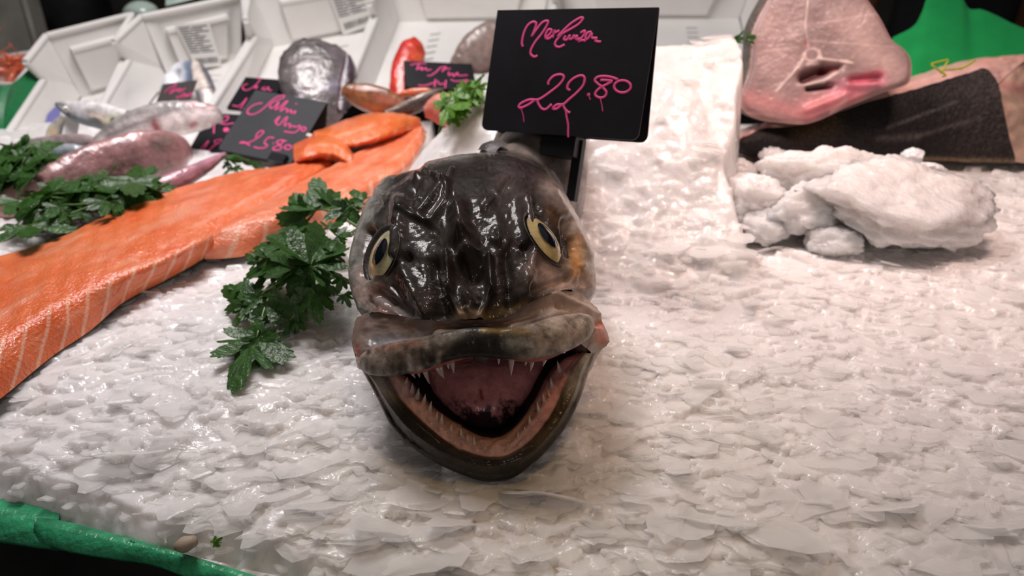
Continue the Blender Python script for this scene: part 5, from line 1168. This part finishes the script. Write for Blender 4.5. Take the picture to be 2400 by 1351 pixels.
fish('glossy mauve fish tail lying next to the salmon', [(355,450,.745),(400,432,.76),(445,410,.775),(490,385,.80),(528,362,.825)], [24,24,20,14,6], .75, (.40, .20, .25), (.42, .20, .24), (.22, .10, .12), m=M_FISHR)
fish('slim brownish-grey fish at the left beneath the mackerel', [(20,345,.90),(80,336,.90),(140,330,.90),(200,328,.90),(225,330,.90)], [5,11,14,13,6], .6, (.34, .27, .27), (.36, .29, .29), (.10, .08, .08))
fish('blue-grey fish behind the left parsley clump', [(85,395,.85),(115,378,.85),(150,368,.85),(190,365,.85),(215,372,.85)], [10,26,30,24,8], .6, (.30, .33, .36), (.16, .20, .23), (.12, .15, .17))
fish('dark fish end under the long salmon fillet', [(70,545,.665),(110,538,.665),(150,530,.668),(190,520,.67)], [10,18,16,6], .6, (.30, .30, .32), (.06, .07, .08), (.10, .10, .11))
fish('small sardine poking up beneath the silver mackerel', [(150,272,.95),(138,290,.95),(126,312,.95),(115,340,.95)], [5,12,15,10], .5, (.56, .56, .54), (.60, .56, .48), (.20, .21, .2), eye=[(140,285,.944,4)], spots=[((120,305),(130,320),9,(.50,.36,.14),.8)])
b = Bag(); P = [D(152,272,.945), D(186,290,.945), D(180,322,.945), D(150,322,.945)]
tag(slab_poly('paper_tag', P, .0006, M_LABEL, down=(0, 1, 0)), 'blank white paper tag under the silver mackerel', 'tag')
fish('mackerel with white belly standing upright in the labelled crate', [(392,262,1.10),(402,235,1.105),(415,200,1.115),(430,165,1.13),(443,142,1.14)], [20,28,32,24,5], .6, (.74, .75, .80), (.70, .72, .78), (.16, .20, .28), spots=[((446,205),(440,150),14,(.13,.18,.26),.95),((415,175),(420,165),7,(.14,.15,.18),.9)])
fish('mackerel half showing its pale belly beside the upright one', [(490,265,1.08),(484,225,1.09),(474,185,1.105),(462,155,1.12),(455,140,1.13)], [16,23,20,13,3], .6, (.16, .17, .19), (.74, .64, .58), (.78, .68, .62), spots=[((476,160),(502,215),6,(.14,.14,.16),.95)])
fish('rounded grey mottled flatfish in the third crate', [(752,300,.985),(750,265,.99),(748,225,1.0),(746,180,1.015),(745,140,1.03),(745,105,1.035),(746,92,1.037)], [30,58,80,88,82,48,8], .35, (.08, .07, .07), (.12, .10, .098), (.14, .115, .115), m=M_FISHR,
     spots=[((700,170),(730,195),26,(.34,.30,.29),.6),((760,110),(800,140),18,(.10,.085,.095),.8),((775,205),(800,190),16,(.22,.21,.27),.7),((690,140),(720,130),18,(.12,.10,.10),.6),((790,250),(800,260),16,(.13,.09,.10),.7)])
fish('dark purple fish wedged between flatfish and crate wall', [(800,262,.99),(808,215,1.0),(814,170,1.01),(815,130,1.02)], [12,18,17,6], .6, (.10, .055, .075), (.07, .045, .06), (.05, .035, .045))
fish('bright red fish standing in the wide crate', [(945,232,1.03),(948,195,1.04),(958,150,1.055),(968,110,1.07),(972,88,1.075)], [30,34,36,28,5], .6, (.55, .025, .02), (.60, .045, .025), (.62, .07, .04), eye=[(972,126,1.055,7)], spots=[((975,130),(985,140),10,(.75,.16,.06),.7),((930,190),(940,220),9,(.72,.10,.03),.7)])
fish('brown rockfish with rosy belly lying before the red fish', [(801,215,.925),(822,218,.925),(860,228,.925),(905,240,.925),(945,252,.925),(975,262,.925)], [9,22,32,30,17,5], .65, (.20, .085, .035), (.27, .12, .05), (.42, .26, .15), eye=[(824,207,.911,4)], spots=[((880,225),(930,245),9,(.52,.15,.11),.6),((820,210),(835,208),8,(.34,.10,.04),.6)])
fish('long dark slender fish between rockfish and pink fillet', [(905,272,.92),(945,258,.92),(985,240,.92),(1020,222,.925),(1040,212,.93)], [13,17,19,14,5], .7, (.17, .13, .095), (.05, .035, .035), (.06, .04, .04))
fish('grey-brown fish with curved back behind the 14 sign', [(1055,168,1.08),(1085,145,1.085),(1120,125,1.09),(1160,105,1.10),(1210,95,1.11),(1250,95,1.12)], [8,32,50,54,40,12], .6, (.26, .19, .17), (.34, .25, .225), (.30, .19, .17))
fish('orange salmon-coloured fillet scrap showing under the 14 sign', [(935,222,.955),(965,218,.955),(1000,216,.955),(1015,215,.955)], [5,10,10,4], .7, (.66, .13, .05), (.68, .15, .06), (.62, .14, .06), cat='fillet', name='fillet_scrap')
fish('pale coral fillet piece beneath the bright parsley sprig', [(995,262,.865),(1020,258,.865),(1050,258,.865),(1080,262,.865),(1090,265,.865)], [12,32,38,26,8], .7, (.62, .23, .17), (.58, .18, .14), (.55, .15, .12), cat='fillet', m=M_STEAK, name='fish_fillet')

# ------------------------------------------------------------------ prawns in the tray at the left edge
M_PRAWN = mat('prawn_shell', (.62, .13, .06), .28, coat=.7, coat_rough=.1, noise=(90, .6, 1.6), bump=(260, .001))
tr = thing('prawn_tray', 'white tray of prawns at the left edge', 'tray', D(0, 215, 1.15))
b = Bag(); A_, B_, C2_, D2_ = D(-160,190,1.17), D(36,200,1.10), D(100,120,1.26), D(-160,160,1.30)
P = np.array([A_, B_, C2_, D2_]); prism(b, P + [0, 0, -.03], P + [0, 0, -.036]); fixn(b.build('tray_floor', M_CRATE, tr, smooth=False))
b = Bag()
for a, c in ((A_, B_), (B_, C2_), (C2_, D2_), (D2_, A_)):
    prism(b, np.array([a, c, c - [0, 0, .036], a - [0, 0, .036]]), np.array([a, c, c - [0, 0, .036], a - [0, 0, .036]]) + [0, .003, 0]); b.tube(np.array([a, c]), [.0045, .0045], 8)
fixn(b.build('tray_rim', M_CRATE, tr, smooth=False))
def prawn_meshes(parent):
    t = np.linspace(0, 2.5, 9); P = np.stack([.020 * np.cos(t), .020 * np.sin(t), 0 * t], 1)
    b = Bag(); b.tube(P, [.002, .0055, .0068, .0068, .006, .0052, .0044, .0034, .0022], 12, n=30); return b
pr0 = None; rp = np.random.default_rng(9)
for k in range(16):
    px_, py_ = [(8,180),(30,170),(52,160),(70,150),(18,160),(40,150),(62,140),(5,150),(25,190),(45,178),(0,165),(55,172),(12,145),(34,138),(66,162),(-8,190)][k]
    d_ = 1.16 + (200 - py_) * .0016
    lab = ['pink prawn at the bottom of the heap by the tray rim', 'orange prawn low on the heap', 'orange prawn in the middle of the heap', 'prawn at the right end of the heap near the crate'][k % 4]
    T = bpy.data.objects.new('prawn', None); COL.objects.link(T); T.location = D(px_, py_, d_)
    T.rotation_euler = tuple(rp.uniform(-.9, .9, 2)) + (rp.uniform(0, 6.3),)
    tag(T, 'orange-red prawn heaped with others in the tray at the left edge', 'prawn', 'prawns heaped in the tray')
    if pr0 is None:
        bd = prawn_meshes(None); me = bd.build('shell', M_PRAWN).data; bpy.data.objects.remove(bpy.data.objects['shell'])
        tb = Bag()
        for q in (-1, 0, 1):
            e = np.array([.020 * math.cos(2.5), .020 * math.sin(2.5), 0]); dr = norm(np.array([-math.sin(2.5), math.cos(2.5), q * .6])); tb.tube(np.array([e, e + dr * .006, e + dr * .012]), [.001, .0028, .0006], 6, flat=.3)
        met = tb.build('tail_fan', M_PRAWN).data; bpy.data.objects.remove(bpy.data.objects['tail_fan'])
        ab = Bag()
        for q in (-1, 1): ab.tube(np.array([[.020, 0, q * .002], [.026, -.02, q * .008], [.022, -.045, q * .016], [.006, -.065, q * .02]]), [.0007] * 4, 5, n=14)
        for q in range(5): a = .5 + .35 * q; ab.tube(np.array([[.014 * math.cos(a), .014 * math.sin(a), 0], [.007 * math.cos(a), .007 * math.sin(a), .006], [.004 * math.cos(a + .3), .004 * math.sin(a + .3), .009]]), [.0009, .0006, .0003], 5)
        mea = ab.build('legs', M_PRAWN).data; bpy.data.objects.remove(bpy.data.objects['legs'])
        pr0 = (me, met, mea)
    for nm_, me in zip(('shell', 'tail_fan', 'antennae'), pr0):
        c = bpy.data.objects.new(nm_, me); COL.objects.link(c); c.parent = T

# ------------------------------------------------------------------ behind the stall
def struct(name, P, Q, m):
    b = Bag(); prism(b, np.array(P, float), np.array(Q, float)); o = fixn(b.build(name, m, smooth=False)); o['kind'] = 'structure'; return o
M_WALL = mat('hall_wall', (.085, .078, .068), .8, noise=(2, .6, 1.3))
M_FLOOR = mat('hall_floor', (.05, .047, .043), .5, noise=(4, .7, 1.3))
struct('wall_back', [(-5, 4.2, -.9), (5, 4.2, -.9), (5, 4.2, 2.2), (-5, 4.2, 2.2)], [(-5, 4.3, -.9), (5, 4.3, -.9), (5, 4.3, 2.2), (-5, 4.3, 2.2)], M_WALL)
struct('floor', [(-5, -2, -.9), (5, -2, -.9), (5, 4.3, -.9), (-5, 4.3, -.9)], [(-5, -2, -1.), (5, -2, -1.), (5, 4.3, -1.), (-5, 4.3, -1.)], M_FLOOR)
struct('wall_left', [(-5, -2, -.9), (-5, 4.2, -.9), (-5, 4.2, 2.2), (-5, -2, 2.2)], [(-5.1, -2, -.9), (-5.1, 4.2, -.9), (-5.1, 4.2, 2.2), (-5.1, -2, 2.2)], M_WALL)
struct('wall_right', [(5, -2, -.9), (5, 4.2, -.9), (5, 4.2, 2.2), (5, -2, 2.2)], [(5.1, -2, -.9), (5.1, 4.2, -.9), (5.1, 4.2, 2.2), (5.1, -2, 2.2)], M_WALL)
M_CLOTH = mat('black_cloth', (.010, .010, .013), .85, noise=(20, .7, 1.6)); M_SKINH = mat('person_skin', (.30, .13, .08), .5, sss=.2, sss_s=.005)
M_HAIR = mat('hair', (.02, .014, .01), .6)
def skin_body(name, verts, edges, radii, m, parent, root=0, sub=2):
    me = bpy.data.meshes.new(name); me.from_pydata(verts, edges, []); o = bpy.data.objects.new(name, me); COL.objects.link(o)
    mod = o.modifiers.new('skin', 'SKIN'); mod.use_smooth_shade = True
    lay = me.skin_vertices[0] if me.skin_vertices else None
    if lay is None:
        bpy.context.view_layer.objects.active = o
        bpy.ops.object.select_all(action='DESELECT'); o.select_set(True); bpy.ops.mesh.customdata_skin_add(); lay = me.skin_vertices[0]
    for i, r in enumerate(radii):
        lay.data[i].radius = (r if isinstance(r, tuple) else (r, r)); lay.data[i].use_root = (i == root)
    s = o.modifiers.new('sub', 'SUBSURF'); s.levels = sub; s.render_levels = sub
    me.materials.append(m); o.parent = parent
    return o
def person(label, x, y, yaw, shirt, reach):
    z0 = -.9
    T = thing('person', label, 'person', (0, 0, 0))
    V = [(0,0,.98),(0,0,1.12),(0,.01,1.28),(0,.015,1.42),(0,.01,1.50),(0,0,1.56),(0,-.02,1.64),(0,-.02,1.73),
         (.10,0,.92),(.11,-.01,.52),(.11,.01,.10),(.11,-.12,.05),(-.10,0,.92),(-.11,-.01,.52),(-.11,.01,.10),(-.11,-.12,.05),
         (.17,.01,1.43),(.23,.0,1.16),reach[0],(-.17,.01,1.43),(-.23,.0,1.16),reach[1]]
    E = [(0,1),(1,2),(2,3),(3,4),(4,5),(5,6),(6,7),(0,8),(8,9),(9,10),(10,11),(0,12),(12,13),(13,14),(14,15),(3,16),(16,17),(17,18),(3,19),(19,20),(20,21)]
    Rr = [(.17,.12),(.165,.115),(.18,.12),(.17,.10),(.06,.06),(.055,.055),(.085,.10),(.07,.085),(.10,.10),(.065,.065),(.045,.045),(.045,.03),(.10,.10),(.065,.065),(.045,.045),(.045,.03),(.065,.065),(.05,.05),(.034,.03),(.065,.065),(.05,.05),(.034,.03)]
    o = skin_body('body', V, E, Rr, shirt, T)
    hb = Bag(); a = np.linspace(0, math.pi, 18)[:, None]; t = np.linspace(0, 2 * math.pi, 28, endpoint=False)[None]
    hb.grid(np.stack([.092 * np.sin(a) * np.cos(t), -.02 + .112 * np.sin(a) * np.sin(t), 1.66 + .115 * np.cos(a) + 0 * t], -1), closev=True); hb.build('head', M_SKINH, T)
    hb = Bag(); a = np.linspace(0, 1.45, 12)[:, None]; hb.grid(np.stack([.097 * np.sin(a) * np.cos(t), -.005 + .115 * np.sin(a) * np.sin(t), 1.675 + .118 * np.cos(a) + 0 * t], -1), closev=True); hb.build('hair', M_HAIR, T)
    for k, r0 in enumerate((17, 20)):
        el = np.array(V[r0]); wr = np.array(V[r0 + 1]); dr = norm(wr - el); sd = norm(np.cross(dr, [0, 0, 1])); up = np.cross(sd, dr)
        vs = [tuple(el * .3 + wr * .7), tuple(wr), tuple(wr + dr * .05), tuple(wr + dr * .085)]; es = [(0, 1), (1, 2), (2, 3)]; rs = [.036, .026, (.036, .016), (.034, .014)]
        for f in range(4):
            w = -.027 + .018 * f; i = len(vs); L = [.030, .036, .034, .026][f]
            vs += [tuple(wr + dr * .10 + sd * w), tuple(wr + dr * (.10 + L) + sd * w * 1.05 - up * .008), tuple(wr + dr * (.10 + L * 1.8) + sd * w * 1.05 - up * .024)]
            es += [(3, i), (i, i + 1), (i + 1, i + 2)]; rs += [.0095, .0085, .0075]
        i = len(vs); s = -1 if k else 1
        vs += [tuple(wr + dr * .04 - sd * .038), tuple(wr + dr * .075 - sd * .055 - up * .012)]; es += [(1, i), (i, i + 1)]; rs += [.011, .009]
        skin_body('arm', vs, es, rs, M_SKINH, T)
    T.location = (x, y, z0); T.rotation_euler = (0, 0, yaw)
    return T
person('person in black clothes standing behind the left crates', -1.40, 2.20, .10, M_CLOTH, [(.30, -.20, 1.12), (-.30, -.16, .98)])
person('person in dark clothes standing behind the fish steak', 1.42, 2.35, -.2, M_CLOTH, [(.24, .06, .92), (-.24, .06, .92)])
# bits standing behind the crates
M_GLASS = mat('pale_green_plastic', (.42, .52, .47), .15, spec=.7, sss=.3, sss_s=.01)
def rough_ball(name, label, cat, c, r, m, seed):
    rr = np.random.default_rng(seed); a = np.linspace(.03, math.pi - .03, 26)[:, None]; t = np.linspace(0, 2 * math.pi, 40, endpoint=False)[None]
    U = np.stack([np.sin(a) * np.cos(t), np.sin(a) * np.sin(t), np.cos(a) + 0 * t], -1); f = np.ones(U.shape[:2])
    for k in range(14): f += rr.uniform(-.18, .18) * np.exp(-((1 - U @ norm(rr.normal(size=3))) / .15))
    b = Bag(); b.grid(np.asarray(c) + U * f[..., None] * np.asarray(r), closev=True); b.F.append(tuple(range(40))); b.F.append(tuple(25 * 40 + j for j in range(40))[::-1])
    tag(fixn(b.build(name, m)), label, cat)
rough_ball('plastic_bag', 'pale crumpled plastic bag behind the joint of two crates', 'plastic bag', D(330, 28, 1.45), (.032, .03, .022), M_GLASS, 1)
ln = thing('plastic_bin', 'dull grey-green plastic bin at the upper left corner', 'bin', D(20, 120, 1.75))
b = Bag(); P = np.array([D(-150,-30,1.75), D(48,-30,1.75), D(92,128,1.75), D(-150,170,1.75)]); prism(b, P, P + [0, .06, 0]); fixn(b.build('bin_wall', mat('bin_grey', (.20, .19, .165), .6, noise=(9, .7, 1.3)), ln, smooth=False))
b = Bag(); b.tube(np.array([D(48,-30,1.745), D(92,128,1.745)]), [.008, .008], 8); b.build('bin_edge', mat('bin_edge', (.24, .23, .20), .6), ln)
b = Bag(); P = np.array([D(388,14,1.40), D(560,-30,1.45), D(560,-60,1.45), D(390,-20,1.42)]); prism(b, P, P + [0, .01, .002])
tag(fixn(b.build('glass_pane', M_GLASS, smooth=False)), 'pale green glass edge behind the labelled crate', 'glass')
